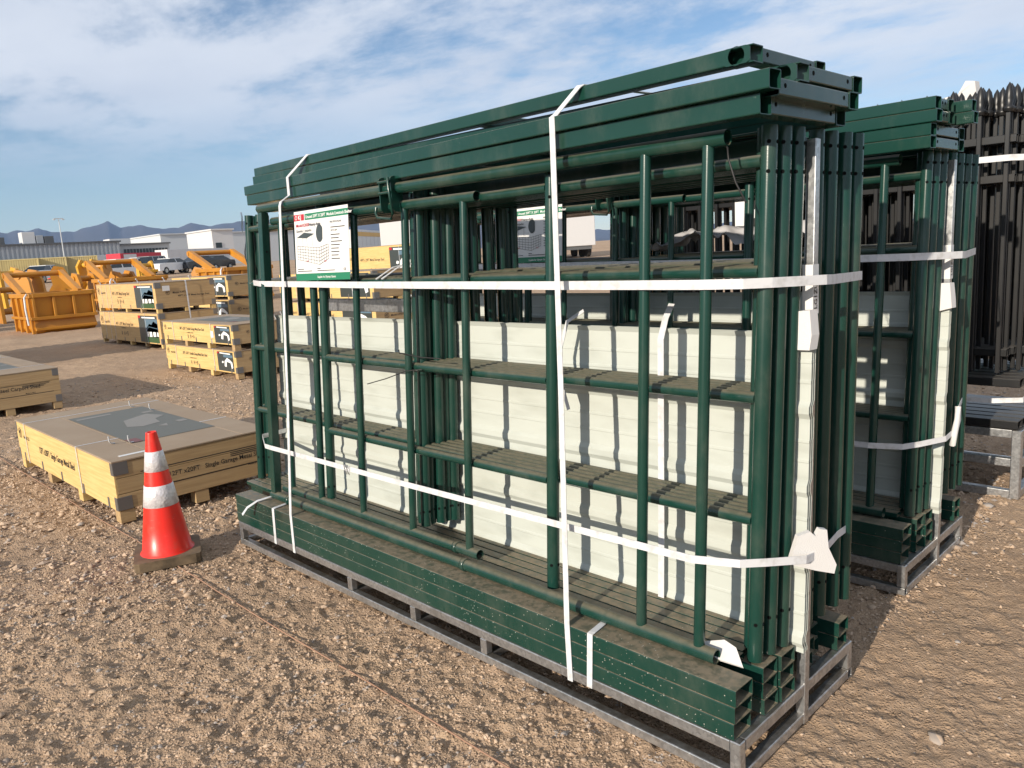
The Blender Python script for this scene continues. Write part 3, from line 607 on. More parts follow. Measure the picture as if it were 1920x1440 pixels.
    for hz in (1.72, 0.62): local(MB().tube(Vector(a(-4.063, hz)) - X * 0.003, Vector(a(-4.063, hz)) + X * 0.0016, 0.006, 8), 'bolt_hole', 'hole_black', t)
    for x in (-3.93, -2.44): local(MB().lathe([(0.0243, -0.012), (0.0285, -0.012), (0.0285, 0.012), (0.0243, 0.012)], (0, 0, 0), 20), 'collar', 'green', t).matrix_basis = Matrix.Translation(a(x, .341)) @ Matrix.Rotation(math.pi / 2, 4, 'Y')
    t = thing('small_gate', (-3.2 + ox, 2.030 + oy, 0.385), 'small green tube gate hung behind the large gate of the %s' % BN, 'gate', None, (-TILT, 0, 0)); a = lambda x, z: (x + 3.2, 0.012, z - 0.385)
    local(MB().tube(a(-4.02, .392), a(-2.372, .392), 0.0215, 20, 0.0025), 'bottom_tube', 'green', t); local(MB().tube(a(-4.02, 1.882), a(-2.355, 1.868), 0.0215, 20, 0.0025), 'top_tube', 'green', t)
    for x in (-3.935, -3.625, -3.232, -2.83, -2.436): local(MB().tube(a(x, .405), a(x, 1.866), 0.0175, 16), 'upright', 'green', t)
    for x in (-3.93, -2.52): local(MB().lathe([(0.0216, -0.011), (0.0255, -0.011), (0.0255, 0.011), (0.0216, 0.011)], (0, 0, 0), 20), 'collar', 'green', t).matrix_basis = Matrix.Translation(a(x, .392)) @ Matrix.Rotation(math.pi / 2, 4, 'Y')
    # latch bracket over both top tubes
    xl = -2.93; t = thing('gate_latch', off((xl, 2.11, 1.85)), 'green steel latch bracket clipped over the two top tubes of the %s' % BN, 'latch')
    for dx_ in (0, 0.085):
        yy = 2.088 + oy; poly = []
        for k in range(7): q = math.pi * k / 6; poly.append((xl + dx_ + ox, yy + 0.030 - 0.030 * math.cos(q), 1.985 + 0.010 * math.sin(q)))
        for k in range(9): q = math.pi * k / 8; poly.append((xl + dx_ + ox, yy + 0.030 + 0.030 * math.cos(q), 1.862 - 0.022 * math.sin(q)))
        MB().prism(poly, (0.006, 0, 0)).build('plate', 'green', t)
    MB().path([off((xl + .09, 2.075, 1.985)), off((xl + .10, 2.068, 1.94)), off((xl + .115, 2.068, 1.83)), off((xl + .10, 2.068, 1.812)), off((xl - .005, 2.072, 1.822)), off((xl - .02, 2.075, 1.842)), off((xl - .02, 2.080, 1.868))], 0.0065, 8).build('handle', 'green', t)
    for z in (1.972, 1.925): MB().tube(off((xl, 2.086, z)), off((xl + 0.09, 2.086, z)), 0.006, 8).build('pin', 'green', t)
    # roof frames on top
    if first:
        frame(-4.40, -1.070, 2.200, 2.015, 2.74, 2.55, 1.9940, 2.0500, 'green roof frame lying lowest on top of the front bundle', None, False, ox, oy, 0.0, -0.030)
        frame(-4.42, -1.028, 2.200, 1.986, 2.74, 2.545, 2.0510, 2.1020, 'green roof frame lying second from below on the front bundle', None, False, ox, oy, 0.015, -0.031)
        frame(-4.35, -1.030, 2.225, 2.158, 2.78, 2.575, 2.1030, 2.1520, 'green roof frame with round saddle cut, slewed third from below on the front bundle', None, True, ox, oy, 0.0, -0.047)
        frame(-4.363, -1.128, 2.246, 2.081, 2.72, 2.535, 2.1530, 2.2000, 'topmost green roof frame with round saddle cut on the front bundle', None, True, ox, oy, 0.0, -0.036)
    else:
        for k, (xr, dy_, nm) in enumerate(((-1.065, 0.0, 'lowest'), (-1.065, 0.0, 'second from below'), (-1.040, -0.012, 'third from below'), (-1.046, -0.012, 'topmost'))):
            frame(-4.40, xr, 2.20 + dy_, 1.985 + dy_, 2.62 - .22 * (k > 1), 2.41 - .22 * (k > 1), 1.988 + 0.0505 * k, 2.0375 + 0.0505 * k, 'green roof frame lying %s on top of the rear bundle' % nm, None, False, ox, oy, 0.0, -0.033)
        for k in (0, 1):
            MB().rtube(off((-1.7, 2.25 + .012 * k, 2.079 + .0505 * k)), off((-0.975 - .012 * k, 2.25 + .012 * k, 2.079 + .0505 * k)), 0.06, 0.048).build('short_tube', 'green', None, label='short green box tube poking out of the rear bundle top, %s of the pair' % ('lower', 'upper')[k], cat='tube', group='short tubes poking out of the rear bundle')
    gp = 'small green purlin lying on the panel tops of the %s' % BN
    for k in range(9): beam('purlin', -4.3 + ox, -1.22 + ox, 2.285 + .049 * k + oy, 2.315 + .049 * k + oy, 1.9465, 1.9565, gp, 'purlin', 'purlins under the roof frames of the %s' % BN, 'green')
    for k in range(8): beam('purlin', -4.3 + ox, -1.22 + ox, 2.345 + .047 * k + oy, 2.385 + .047 * k + oy, 1.886, 1.9455, gp, 'purlin', 'purlins under the roof frames of the %s' % BN, 'green')
    # straps
    sg = 'white packing strap '
    if first:
        strap([(-3.68, 2.70, 2.1960), (-3.710, 2.226, 2.1960), (-3.714, 2.212, 2.192), (-3.820, 2.160, 2.102), (-3.827, 2.152, 2.093), (-3.826, 2.150, 2.00), (-3.823, 2.096, 1.966), (-3.822, 2.088, 1.945), (-3.800, 2.035, 1.40), (-3.780, 1.985, .90), (-3.756, 1.918, .322), (-3.754, 1.9145, .105)], X, 0.023, sg + 'running up and over the sign end of the front bundle')
        strap([(-1.74, 2.54, 2.1740), (-1.768, 2.118, 2.1740), (-1.772, 2.106, 2.169), (-1.832, 2.050, 2.084), (-1.836, 2.036, 2.076), (-1.836, 2.034, 1.98), (-1.815, 1.990, 1.20), (-1.778, 1.9165, .322), (-1.774, 1.9145, .10)], X, 0.024, sg + 'running up and over the middle of the front bundle')
        strap([(-4.445, 2.75, 1.55), (-4.448, 2.25, 1.55), (-4.36, 2.16, 1.548), (-4.12, 2.078, 1.545), (-3.2, 2.063, 1.53), (-1.884, 2.062, 1.513), (-1.30, 2.064, 1.509), (-1.18, 2.110, 1.507), (-1.124, 2.180, 1.505), (-1.040, 2.36, 1.50), (-1.045, 2.42, 1.497), (-1.10, 2.775, 1.486)], Z, 0.030, sg + 'tied level round the upper half of the front bundle')
        strap([(-4.45, 2.70, .63), (-4.456, 2.15, .612), (-4.12, 1.996, .632), (-4.05, 1.990, .634), (-2.8, 1.992, .640), (-1.83, 1.990, .652), (-1.30, 1.993, .658), (-1.17, 2.055, .655), (-1.12, 2.12, .65), (-1.046, 2.24, .638), (-1.042, 2.34, .628), (-1.10, 2.60, .597), (-1.125, 2.765, .574)], Z, 0.026, sg + 'tied round the lower half of the front bundle, with a wire buckle')
        for x, lb in ((-3.95, 'sign end'), (-1.672, 'open end')): strap([(x - .02, 2.06, .3175), (x, 1.93, .3165), (x, 1.9165, .3145), (x, 1.9155, .30), (x - .012, 1.9152, .108)], X, 0.024, 'short white strap holding front box tubes down at the %s, front bundle' % lb)
        strap([(-4.10, 2.06, .318), (-4.11, 1.99, .335), (-4.14, 1.92, .322), (-4.17, 1.87, .29), (-4.19, 1.845, .25)], X, 0.020, 'loose white strap tail curling off the box tubes at the sign end')
        strap([(-1.96, 2.30, 1.40), (-2.02, 2.27, 1.36), (-2.05, 2.25, 1.24), (-2.04, 2.24, 1.12), (-2.0, 2.23, 1.02)], X, 0.016, 'thin white strap tail dangling in front of the cream sheets')
        strap([(-1.62, 2.39, 1.42), (-1.625, 2.355, 1.37), (-1.62, 2.315, 1.30), (-1.62, 2.285, .60), (-1.62, 2.27, .335)], X, 0.026, 'white strap running down the cream sheets of the front bundle')
        for dx_ in (0, .045): strap([(-3.06 + dx_, 2.12, 1.55), (-3.03 + dx_, 2.20, 1.60), (-2.97 + dx_, 2.33, 1.625), (-2.9 + dx_, 2.5, 1.63)], X, 0.014, 'pale strap end arching behind the product sign', 'strap ends arching behind the product sign')
        b = MB(); yb = 1.985
        for dx_ in (0, 0.022): b.path([(-3.27 + dx_, yb, .612), (-3.272 + dx_, yb - .006, .66), (-3.262 + dx_, yb - .006, .662), (-3.26 + dx_, yb, .610)], 0.002, 5)
        b.build('strap_buckle', 'galvanized', None, label='small bent wire buckle on the lower strap of the front bundle', cat='buckle')
        # wire ties
        MB().path([(-2.86, 2.07, 1.235), (-2.83, 2.05, 1.225), (-2.70, 2.07, 1.21), (-2.60, 2.10, 1.205)], 0.0028, 5).build('wire_tie', 'wire', None, label='black wire tie twisted round the middle posts above the centre rail', cat='wire')
        MB().path([(-3.12, 2.06, 1.06), (-2.95, 2.05, 1.10), (-2.80, 2.06, 1.145), (-2.74, 2.10, 1.15)], 0.0025, 5).build('wire_tie', 'wire', None, label='black wire tie with a long loose end below the centre rail', cat='wire')
        MB().path([(-1.26, 2.15, 1.93), (-1.23, 2.12, 1.90), (-1.225, 2.115, 1.87), (-1.20, 2.11, 1.80), (-1.178, 2.13, 1.74)], 0.003, 5).build('wire_tie', 'wire', None, label='black wire tie hanging at the open end under the roof frames', cat='wire')
    else:
        strap([off((-4.445, 2.25, 1.55)), off((-4.12, 2.078, 1.545)), off((-1.884, 2.062, 1.513)), off((-1.30, 2.064, 1.509)), off((-1.18, 2.110, 1.507)), off((-1.124, 2.180, 1.505)), off((-1.040, 2.36, 1.50)), off((-1.045, 2.42, 1.497)), off((-1.10, 2.775, 1.50))], Z, 0.032, sg + 'tied level round the upper half of the rear bundle')
        strap([off((-4.456, 2.15, .612)), off((-4.05, 1.990, .634)), off((-2.8, 1.992, .640)), off((-1.30, 1.993, .658)), off((-1.17, 2.055, .655)), off((-1.12, 2.12, .66)), off((-1.046, 2.24, .67)), off((-1.042, 2.34, .685)), off((-1.10, 2.60, .74)), off((-1.125, 2.765, .77))], Z, 0.026, sg + 'tied round the lower half of the rear bundle')
        strap([off((-1.66, 2.40, 2.158)), off((-1.70, 1.980, 2.158)), off((-1.702, 1.968, 2.150)), off((-1.73, 1.964, 1.95)), off((-1.75, 1.945, 1.20)), off((-1.774, 1.9145, .10))], X, 0.026, sg + 'running up and over the middle of the rear bundle')
        strap([off((-1.58, 2.35, 1.42)), off((-1.585, 2.33, 1.37)), off((-1.58, 2.30, 1.30)), off((-1.58, 2.28, .60)), off((-1.58, 2.265, .335))], X, 0.026, 'white strap running down the cream sheets of the rear bundle')
    # foam pads
    xe = -1.10 + ox
    if first:
        MB().prism([(-1.128, 2.322, 1.285), (-1.078, 2.326, 1.285), (-1.074, 2.332, 1.33), (-1.082, 2.336, 1.408), (-1.122, 2.330, 1.405)], (0.006, 0.040, 0)).build('foam_pad', 'foam', None, label='white foam pad tucked over the upper end of the cream sheets, front bundle', cat='foam pad')
        u_ = Vector((0.60, 0.80, 0)); P = [Vector((-1.100, 2.247, 0)) + u_ * a * 0.74 + Z * (0.642 + (b - .642) * .80) for a, b in ((.02, .722), (.075, .735), (.10, .712), (.118, .742), (.150, .735), (.158, .66), (.195, .585), (.185, .548), (.10, .570), (.0, .602), (-.012, .63))]
        MB().prism(P, (0.016, -0.012, 0)).build('foam_pad', 'foam', None, label='torn white foam wedge trapped under the lower strap, front bundle', cat='foam pad')
        P = [(-1.33, 2.05, .345), (-1.24, 2.075, .372), (-1.19, 2.06, .368), (-1.15, 2.03, .33), (-1.24, 2.028, .326)]
        MB().prism(P, (0.0, 0.004, -0.007)).build('foam_sheet', 'foam', None, label='white foam scrap wedged beside the bottom gate tube end', cat='foam scrap')
        mb = MB(); vs = []
        for i in range(13):
            for j in range(5): z = 1.97 - i * 0.03; vs.append((-4.575 - 0.006 * math.sin(i * 0.9 + j) - 0.009 * j, 2.235 + 0.006 * j + .004 * math.sin(i * 1.3), z))
        mb.add(vs, [(i * 5 + j, i * 5 + j + 1, i * 5 + j + 6, i * 5 + j + 5) for i in range(12) for j in range(4)], True); mb.build('plastic_wrap', 'clear_film', None, label='crinkled pale plastic wrap on the far corner post of the front bundle', cat='plastic wrap')
    else:
        MB().prism([off(q) for q in ((-1.128, 2.322, 1.245), (-1.066, 2.326, 1.262), (-1.070, 2.332, 1.30), (-1.080, 2.336, 1.375), (-1.115, 2.330, 1.375))], (0.006, 0.040, 0)).build('foam_pad', 'foam', None, label='white foam pad tucked over the upper end of the cream sheets, rear bundle', cat='foam pad')
        MB().path([off((-1.045, 2.33, .62)), off((-1.03, 2.31, .70)), off((-1.03, 2.345, .74)), off((-1.035, 2.36, .80))], 0.014, 7).build('foam_strip', 'foam', None, label='curled white foam strip caught in the lower strap of the rear bundle', cat='foam scrap')
    # sign
    sc = off((-3.70, 2.072, 1.556)); v = Vector((0.0, 0.07, 1)).normalized()
    sign(sc, Vector((1, -0.0, 0.0)), v, 0.50, 0.348, 'white product sign with green bands and line drawing on the front bundle' if first else 'white product sign with green bands half shaded on the rear bundle')

bundle(0, 0, 1)
bundle(-0.085, 1.60, 2)
# crumpled sheet lying in the rear bundle
mb = MB(); nx, ny = 70, 24; vs = []
for i in range(nx):
    for j in range(ny):
        a, b = i / (nx - 1), j / (ny - 1); x_ = -3.05 + 1.25 * a; y_ = 3.98 + 0.30 * b
        vs.append((x_, y_, 1.60 + 0.07 * (math.sin(a * math.pi) ** 0.5) * (0.5 + 0.5 * math.sin(b * math.pi)) + float(0.09 * vnoise(np.array([x_]), np.array([y_]), .16, 51)[0] + 0.07 * vnoise(np.array([x_ + y_]), np.array([y_ - x_]), .07, 52)[0])))
mb.add(vs, [(i * ny + j, i * ny + j + 1, (i + 1) * ny + j + 1, (i + 1) * ny + j) for i in range(nx - 1) for j in range(ny - 1)], True)
mb.build('tarpaulin', 'tarp_white', None, label='crumpled pale tarpaulin lying across the upper rails of the rear bundle', cat='tarpaulin')

# ------------------------------------------------------------------ stack of black spear fence panels
def fence_stack():
    x0, x1, y0, y1 = -4.05, -1.13, 5.20, 6.0
    t = thing('steel_pallet', ((x0 + x1) / 2, 5.6, 0), 'tall galvanized steel rack under the stack of black fence panels', 'pallet')
    s = 0.05
    for z in (0.025, 0.22, 0.395):
        for yy in (y0 + s / 2, y1 - s / 2): MB().rtube((x0, yy, z), (x1 - (s + .001), yy, z), s - .002, s).build('rail', 'galvanized', t)
        for xx in (x0 + s / 2, x1 - s / 2): MB().rtube((xx, y0 + s + .001, z), (xx, y1 - s - .001, z), s - .004, s - .002).build('rail', 'galvanized', t)
    for xx in (x0 + s / 2, (x0 + x1) / 2, x1 - s / 2):
        for yy in (y0 + s / 2, y1 - s / 2): MB().box(xx - s / 2, xx + s / 2, yy - s / 2 - .001, yy + s / 2 + .001, 0.0, 0.42, 0.004).build('leg', 'galvanized', t)
    for z, k in ((0.45, 0), (0.70, 1)):
        for j in range(7): MB().rtube((x0 + .1, 5.24 + .105 * j, z + .0), (x1 - .02, 5.24 + .105 * j, z), 0.09, 0.05).build('fence_post', 'fence_black', None, label='black square fence post lying %s in the fence stack' % ('on the steel rack' if k == 0 else 'under the standing fence panels'), cat='fence post', group='fence posts lying %s in the fence stack' % ('low' if k == 0 else 'high'))
    pk = MB(); w = 0.0125
    pk.box(-w, w, -w * .7, w * .7, 0, 1.50, 0.003)
    pk.lathe([(0.024, 1.495), (0.031, 1.51), (0.031, 1.52), (0.020, 1.53), (0.028, 1.565), (0.022, 1.60), (0.016, 1.63), (0.001, 1.655)], (0, 0, 0), 8)
    me = pk.mesh('picket'); me.materials.append(MATS['fence_black'])
    rl = MB().rtube((-1.60, 0, 0), (1.22, 0, 0), 0.040, 0.045).mesh('rail'); rl.materials.append(MATS['fence_black'])
    for k in range(13):
        y = 5.29 + 0.054 * k; xo = random.uniform(-.012, .012) + (0.05 if k % 2 else 0) * (k > 2) + 0.006 * k
        f = thing('spear_top_fence', (-2.46 + xo, y, 0.745), 'black spear top fence section, %s back from the rear bundle' % ORD[k], 'fence', 'black spear top fence panels')
        for z in (0.12, 1.13, 1.35):
            o = bpy.data.objects.new('rail', rl); COL.objects.link(o); o.parent = f; o.location = (0, -0.036 if False else 0.0, z)
        for i in range(20):
            o = bpy.data.objects.new('picket', me); COL.objects.link(o); o.parent = f; o.location = (1.18 - 0.1435 * i, -0.036, 0.0)
    strap([(-3.7, 5.225, 2.03), (-2.4, 5.218, 2.005), (-1.25, 5.215, 1.985), (-1.10, 5.30, 1.975), (-1.06, 5.9, 1.95)], Z, 0.034, 'white strap tied round the top of the black fence stack')
    strap([(-3.7, 5.215, .60), (-1.30, 5.205, .585), (-1.14, 5.23, .60), (-1.08, 5.6, .66), (-1.05, 5.95, .70)], Z, 0.03, 'white strap tied round the foot of the black fence stack')
    P = [(-1.80, 5.45, 2.30), (-1.74, 5.44, 2.40), (-1.66, 5.44, 2.41), (-1.62, 5.44, 2.48), (-1.57, 5.44, 2.47), (-1.56, 5.45, 2.38), (-1.60, 5.46, 2.25), (-1.75, 5.46, 2.22)]
    MB().prism([(x_ + 0.05, y_ + .03, z_) for x_, y_, z_ in P], (0.01, 0.05, 0.0)).build('foam_sheet', 'foam', None, label='crumpled white foam sheet stuck among the spear tops', cat='foam scrap')
    o = Vector((-2.96, 5.19, 1.62)); t = thing('product_sign', o, 'white sign with black panel pictures tied to the fence stack', 'sign')
    MB().box(o.x, o.x + 0.40, o.y, o.y + .002, o.z, o.z + .33).build('card', 'paper', t)
    for a in (0.10, 0.24):
        for b_ in (.05, .20): rect_on(MB(), o, X, Z, a, a + .08, b_, b_ + .09).build('panel_picture', 'print_black', t)
fence_stack()

# ------------------------------------------------------------------ traffic cone
def cone(loc, yaw, label, s=1.0, grp=None, detail=True):
    t = thing('traffic_cone', loc, label, 'traffic cone', grp, (0, 0.0, yaw)); n = 40 if detail else 12
    R = lambda z: 0.137 + (0.029 - 0.137) * (z - 0.05) / 0.70
    p = [(R(0.05) + 0.012, 0.044), (R(0.05) + 0.008, 0.052)] + [(R(z), z) for z in (0.06, 0.2, 0.4, 0.6, 0.745)] + [(0.029, 0.752), (0.024, 0.752), (0.0225, 0.73), (0.03, 0.60), (0.001, 0.58)]
    local(MB().lathe([(a * s, b * s) for a, b in p], (0, 0, 0), n), 'cone_body', 'cone_orange', t)
    for z0, z1 in ((0.528, 0.642), (0.325, 0.447)): local(MB().lathe([(R(z0) * s, z0 * s), ((R(z0) + .0025) * s, z0 * s + .001), ((R(z1) + .0025) * s, z1 * s - .001), (R(z1) * s, z1 * s)], (0, 0, 0), n), 'reflective_collar', 'cone_collar', t)
    b = MB(); h = 0.178 * s; pts = []
    for cx, cy, st in ((h - .03, h - .03, 0), (-h + .03, h - .03, 90), (-h + .03, -h + .03, 180), (h - .03, -h + .03, 270)):
        for k in (0, 45, 90): pts.append((cx + .03 * math.cos(math.radians(st + k)), cy + .03 * math.sin(math.radians(st + k)), -0.005))
    local(b.prism(pts, (0, 0, 0.053 * s)), 'rubber_base', 'cone_base', t)
    return t
cone((-4.585, 1.548, -0.002), math.radians(69), 'orange traffic cone with two white collars on a dusty base')

# ------------------------------------------------------------------ shed crates
def logo(o, u, v, r, parent, m='print_black'):
    mb = MB(); n = 20; o, u, v = Vector(o), Vector(u), Vector(v); nn = u.cross(v) * 0.0015
    mb.add([o + nn + u * math.cos(2 * math.pi * i / n) * q + v * math.sin(2 * math.pi * i / n) * q for q in (r, r * .84) for i in range(n)], [(i, (i + 1) % n, n + (i + 1) % n, n + i) for i in range(n)])
    poly_on(mb, o, u, v, [(-.12 * r, -.62 * r), (.12 * r, -.62 * r), (.42 * r, .62 * r), (.12 * r, .62 * r)], .0015); poly_on(mb, o, u, v, [(-.82 * r, -.15 * r), (-.30 * r, .45 * r), (-.10 * r, .62 * r), (-.22 * r, -.1 * r)], .0015)
    mb.build('logo', m, parent)
def poster(o, u, v, w, h, parent, kind):
    """product picture glued to a crate, o = lower left"""
    o, u, v = Vector(o), Vector(u), Vector(v); p = rect_on(MB(), o, u, v, 0, w, 0, h, .002).build('poster', 'print_lid' if kind == 'top' else 'print_dark', parent)
    def part(m, polys, nm='picture'):
        mb = MB()
        for q in polys: poly_on(mb, o, u, v, [(a * w, b * h) for a, b in q], .0035)
        x_ = mb.build(nm, m, None); x_.parent = p
    if kind == 'garage':
        part('print_white', [((.42, .25), (.45, .52), (.62, .70), (.78, .62), (.93, .48), (.95, .22), (.86, .15), (.82, .45), (.58, .50), (.54, .22))]); part('print_white', [((.26, .44), (.30, .52), (.38, .50), (.38, .43), (.31, .40))]); part('print_white', [((.18, .90), (.85, .88), (.85, .94), (.18, .96))], 'headline')
        part('print_red', [((.0, .90), (.12, .90), (.12, .98), (0, .98))], 'headline'); part('print_sky', [((.40, .72), (.98, .72), (.98, .86), (.40, .86))])
    elif kind == 'shed':
        part('print_sky', [((.34, .40), (1, .40), (1, .88), (.34, .88))]); part('print_grass', [((.30, 0), (1, 0), (1, .24), (.30, .20))]); part('print_white', [((.40, .22), (.99, .20), (.99, .52), (.52, .58), (.40, .44))]); part('roof_dark', [((.36, .44), (.52, .60), (.99, .54), (.97, .60), (.56, .70), (.38, .50))])
        part('print_red', [((.48, .22), (.53, .22), (.53, .48), (.48, .48)), ((.66, .21), (.72, .21), (.72, .50), (.66, .50)), ((.86, .20), (.92, .20), (.92, .50), (.86, .50))]); part('print_white', [((.20, .90), (.90, .90), (.90, .95), (.20, .95))], 'headline'); part('print_red', [((.0, .90), (.12, .90), (.12, 1), (0, 1))], 'headline'); part('print_grass', [((.62, .60), (.80, .80), (.99, .70), (.99, .58))])
    else:
        part('print_lid_pale', [((.30, .42), (.42, .62), (.80, .72), (.92, .58), (.75, .52), (.70, .40), (.45, .36))]); part('print_lid_pale', [((.58, .30), (.72, .33), (.66, .25))]); part('print_lid_pale', [((.04, .88), (.50, .90), (.50, .94), (.04, .93)), ((.85, .30), (.97, .30), (.97, .36), (.85, .36)), ((.80, .75), (.95, .75), (.95, .80), (.80, .80))], 'headline')
        part('print_lid_red', [((.0, .0), (.13, .0), (.13, .10), (0, .10))], 'headline')
def crate(x0, x1, y0, y1, z0, z1, label, front, end, post_top=None, post_front=None, wood='plywood', feet=4, grp=None, zf=0.09, bands=(), boards=3, brk=0.09, model=''):
    t = thing('shed_crate', ((x0 + x1) / 2, (y0 + y1) / 2, z0), label, 'crate', grp); zb = z0 + zf; lid = z1 - 0.012; th = 0.012
    MB().box(x0 + th, x1 - th, y0 + th + .001, y1, zb, lid - .001).build('box_core', 'plywood_end', t)
    MB().box(x0, x1, y0, y0 + th, zb - 0.004, lid - .0015, .0015).build('front_panel', wood, t)
    H = lid - zb
    for k in range(boards): MB().box(x1 - th + .0005, x1 + .0005, y0 + th + .001, y1, zb + H * k / boards + .0022, zb + H * (k + 1) / boards - .0022, .0015).build('end_board', 'plywood_end', t)
    MB().box(x0, x0 + th - .001, y0 + th + .001, y1, zb, lid - .001).build('end_board', 'plywood_end', t)
    q = 3; ly = (y1 - y0 + .012) / q
    for (a, b) in ((y0 - .006, y0 + (y1 - y0) * .24), (y0 + (y1 - y0) * .24 + .003, y0 + (y1 - y0) * .80), (y0 + (y1 - y0) * .80 + .003, y1 + .006)): MB().box(x0 - .006, x1 + .006, a, b, lid, z1, .002).build('lid_board', 'hardboard', t)
    if zf > 0.02:
        for i in range(feet):
            xx = x0 + .05 + (x1 - x0 - .1) * i / (feet - 1)
            for yy in (y0 + .055, (y0 + y1) / 2, y1 - .055): MB().box(xx - .045, xx + .045, yy - .05, yy + .05, z0, zb - .001, .003).build('foot', 'plywood_end' if i % 2 else 'plywood', t)
    for z in ((zb + .0, zb + brk), (lid - brk + .004, lid + .002)):
        bm_ = MB(); bm_.box(x1 - brk * .5, x1 + .004, y0 - .0035, y0 - .0005, z[0], z[1], .001); bm_.box(x1 + .0015, x1 + .0045, y0 - .0005, y0 + brk * 1.05, z[0], z[1], .001); bm_.build('corner_bracket', 'bracket_steel', t)
        MB().box(x1 + .0015, x1 + .0045, y1 - brk * .8, y1 + .001, z[0], z[1], .001).build('corner_bracket', 'bracket_steel', t)
        MB().box(x0 - .003, x0 + brk * .28, y0 - .0035, y0 - .0005, z[0], z[1], .001).build('corner_bracket', 'bracket_steel', t)
    for i in range(feet + 1):
        xx = x0 + (x1 - x0) * (0.07 + 0.86 * i / feet); MB().box(xx - .016, xx + .016, y0 - .0035, y0 - .0005, zb - .006, zb + brk * .75, .001).build('clip', 'bracket_steel', t)
    F = lambda a, b: Vector((x0 + (x1 - x0) * a, y0 - .0005, zb + H * b)); E_ = lambda a, b: Vector((x1 + .001, y0 + (y1 - y0) * a, zb + H * b))
    for (s_, sz, a, b) in front: text(s_, sz, F(a, b), X, Z, 'print_black', t, sx=0.82)
    logo(F(.045, .72), X, Z, H * .14, t)
    if model: text(model, H * .13, F(.085, .60), X, Z, 'print_black', t, sx=.8)
    for (s_, sz, a, b) in end: text(s_, sz, E_(a, b), Y, Z, 'print_black', t, sx=0.95)
    logo(E_(.20, .60), Y, Z, H * .085, t)
    for a in bands:
        xx = x0 + (x1 - x0) * a; MB().ribbon([(xx, y1 + .002, zb), (xx, y1 + .004, z1 + .0015), (xx, y0 - .006, z1 + .0015), (xx, y0 - .0075, z1 - .004), (xx, y0 - .004, zb - .01)], X, .012, .0008).build('band', 'strap_white', t)
    if post_top: poster(*post_top, t, 'top')
    if post_front: kind, a0, a1, b0, b1 = post_front; poster(F(a0, b0), X, Z, (x1 - x0) * (a1 - a0), H * (b1 - b0), t, kind)
    return t
t = crate(-7.99, -5.462, 1.57, 2.70, 0.0, 0.43, 'low wide wooden shed crate with a grey poster on its lid, beside the cone', [('12FT x20FT  Single Garage Metal Shed', .075, .27, .42)], [('12FT x20FT   Single Garage Metal Shed', .047, .31, .47), ('Made in PRC', .022, .82, .30)], post_top=((-5.93, 1.86, .4305), Y, -X, .62, 1.55), bands=(.12, .70), model='Model K1220', boards=3)
mb = MB(); o = Vector((-5.461, 1.57, .09)); [rect_on(mb, o, Y, Z, a, b, z, z + .006, .0008) for a, b, z in ((.17, 1.12, .232), (.17, 1.12, .105), (.80, 1.10, .218), (.80, 1.02, .205), (.80, 1.10, .192))]; mb.build('print_line', 'print_black', t)
MB().box(-5.60, -5.56, 1.655, 1.90, .4305, .4325).build('paper_label', 'paper', t)
for (cx, cy) in ((-7.55, 2.43), (-7.2, 2.48), (-6.05, 1.78), (-5.95, 1.88)): MB().path([(cx, cy, .433), (cx + .02, cy - .03, .44), (cx + .05, cy - .05, .465), (cx + .05, cy - .05, .50)], .005, 5).build('strap_end', 'strap_white', t)
t = crate(-14.2, -11.13, 1.58, 2.74, 0.0, 0.524, 'taller wooden carport crate standing past the low crate', [('20 x 20 ft Steel Carport Shed', .09, .3, .4)], [('20 x 20 ft Steel Carport Shed', .062, .20, .50), ('Made in PRC', .022, .66, .36)], post_top=((-11.75, 1.85, .5245), Y, -X, .60, 1.7), model='', bands=(.2, .8))
mb = MB(); o = Vector((-11.129, 1.58, .09)); [rect_on(mb, o, Y, Z, a, b, z, z + .006, .0008) for a, b, z in ((.1, 1.05, .27), (.1, 1.08, .14), (.74, 1.04, .255), (.74, 1.0, .243), (.74, .98, .23))]; mb.build('print_line', 'print_black', t)
MB().path([(-12.6, 2.3, .53), (-12.55, 2.33, .56), (-12.5, 2.40, .60), (-12.52, 2.41, .64)], .008, 5).build('strap_end', 'strap_white', t)
for k, (zz0, zz1, L) in enumerate(((0, .425, 'A'), (.425, .812, 'B'))):
    t = crate(-13.65, -11.0, 5.04, 6.2, zz0, zz1, 'wooden double garage crate marked %s, %s of the low stack' % (L, 'bottom' if k == 0 else 'top'), [('30FT x25FT  Double Garage Metal Barn Shed', .062, .27, .62), ('No.  MAIN METAL BOX ASSY', .025, .37, .44), (L + '   ' + ('A + B' if k == 0 else 'B + A'), .085, .38, .16)], [('Model K3025', .05, .30, .55)], post_top=((-11.5, 5.3, .8125), Y, -X, .60, 1.5) if k else None, post_front=('garage', .765, .965, .05, .95), bands=(.17, .72), model='Model K3025', boards=1 if k else 1)
    if k: MB().box(-11.76, -11.66, 5.0335, 5.036, .60, .70).build('paper_label', 'paper', t); [MB().path([(cx, cy, .815), (cx, cy - .02, .86), (cx + .02, cy - .05, .90)], .009, 5).build('strap_end', 'strap_white', t) for cx, cy in ((-11.3, 5.9), (-11.35, 6.05), (-11.1, 5.8))]
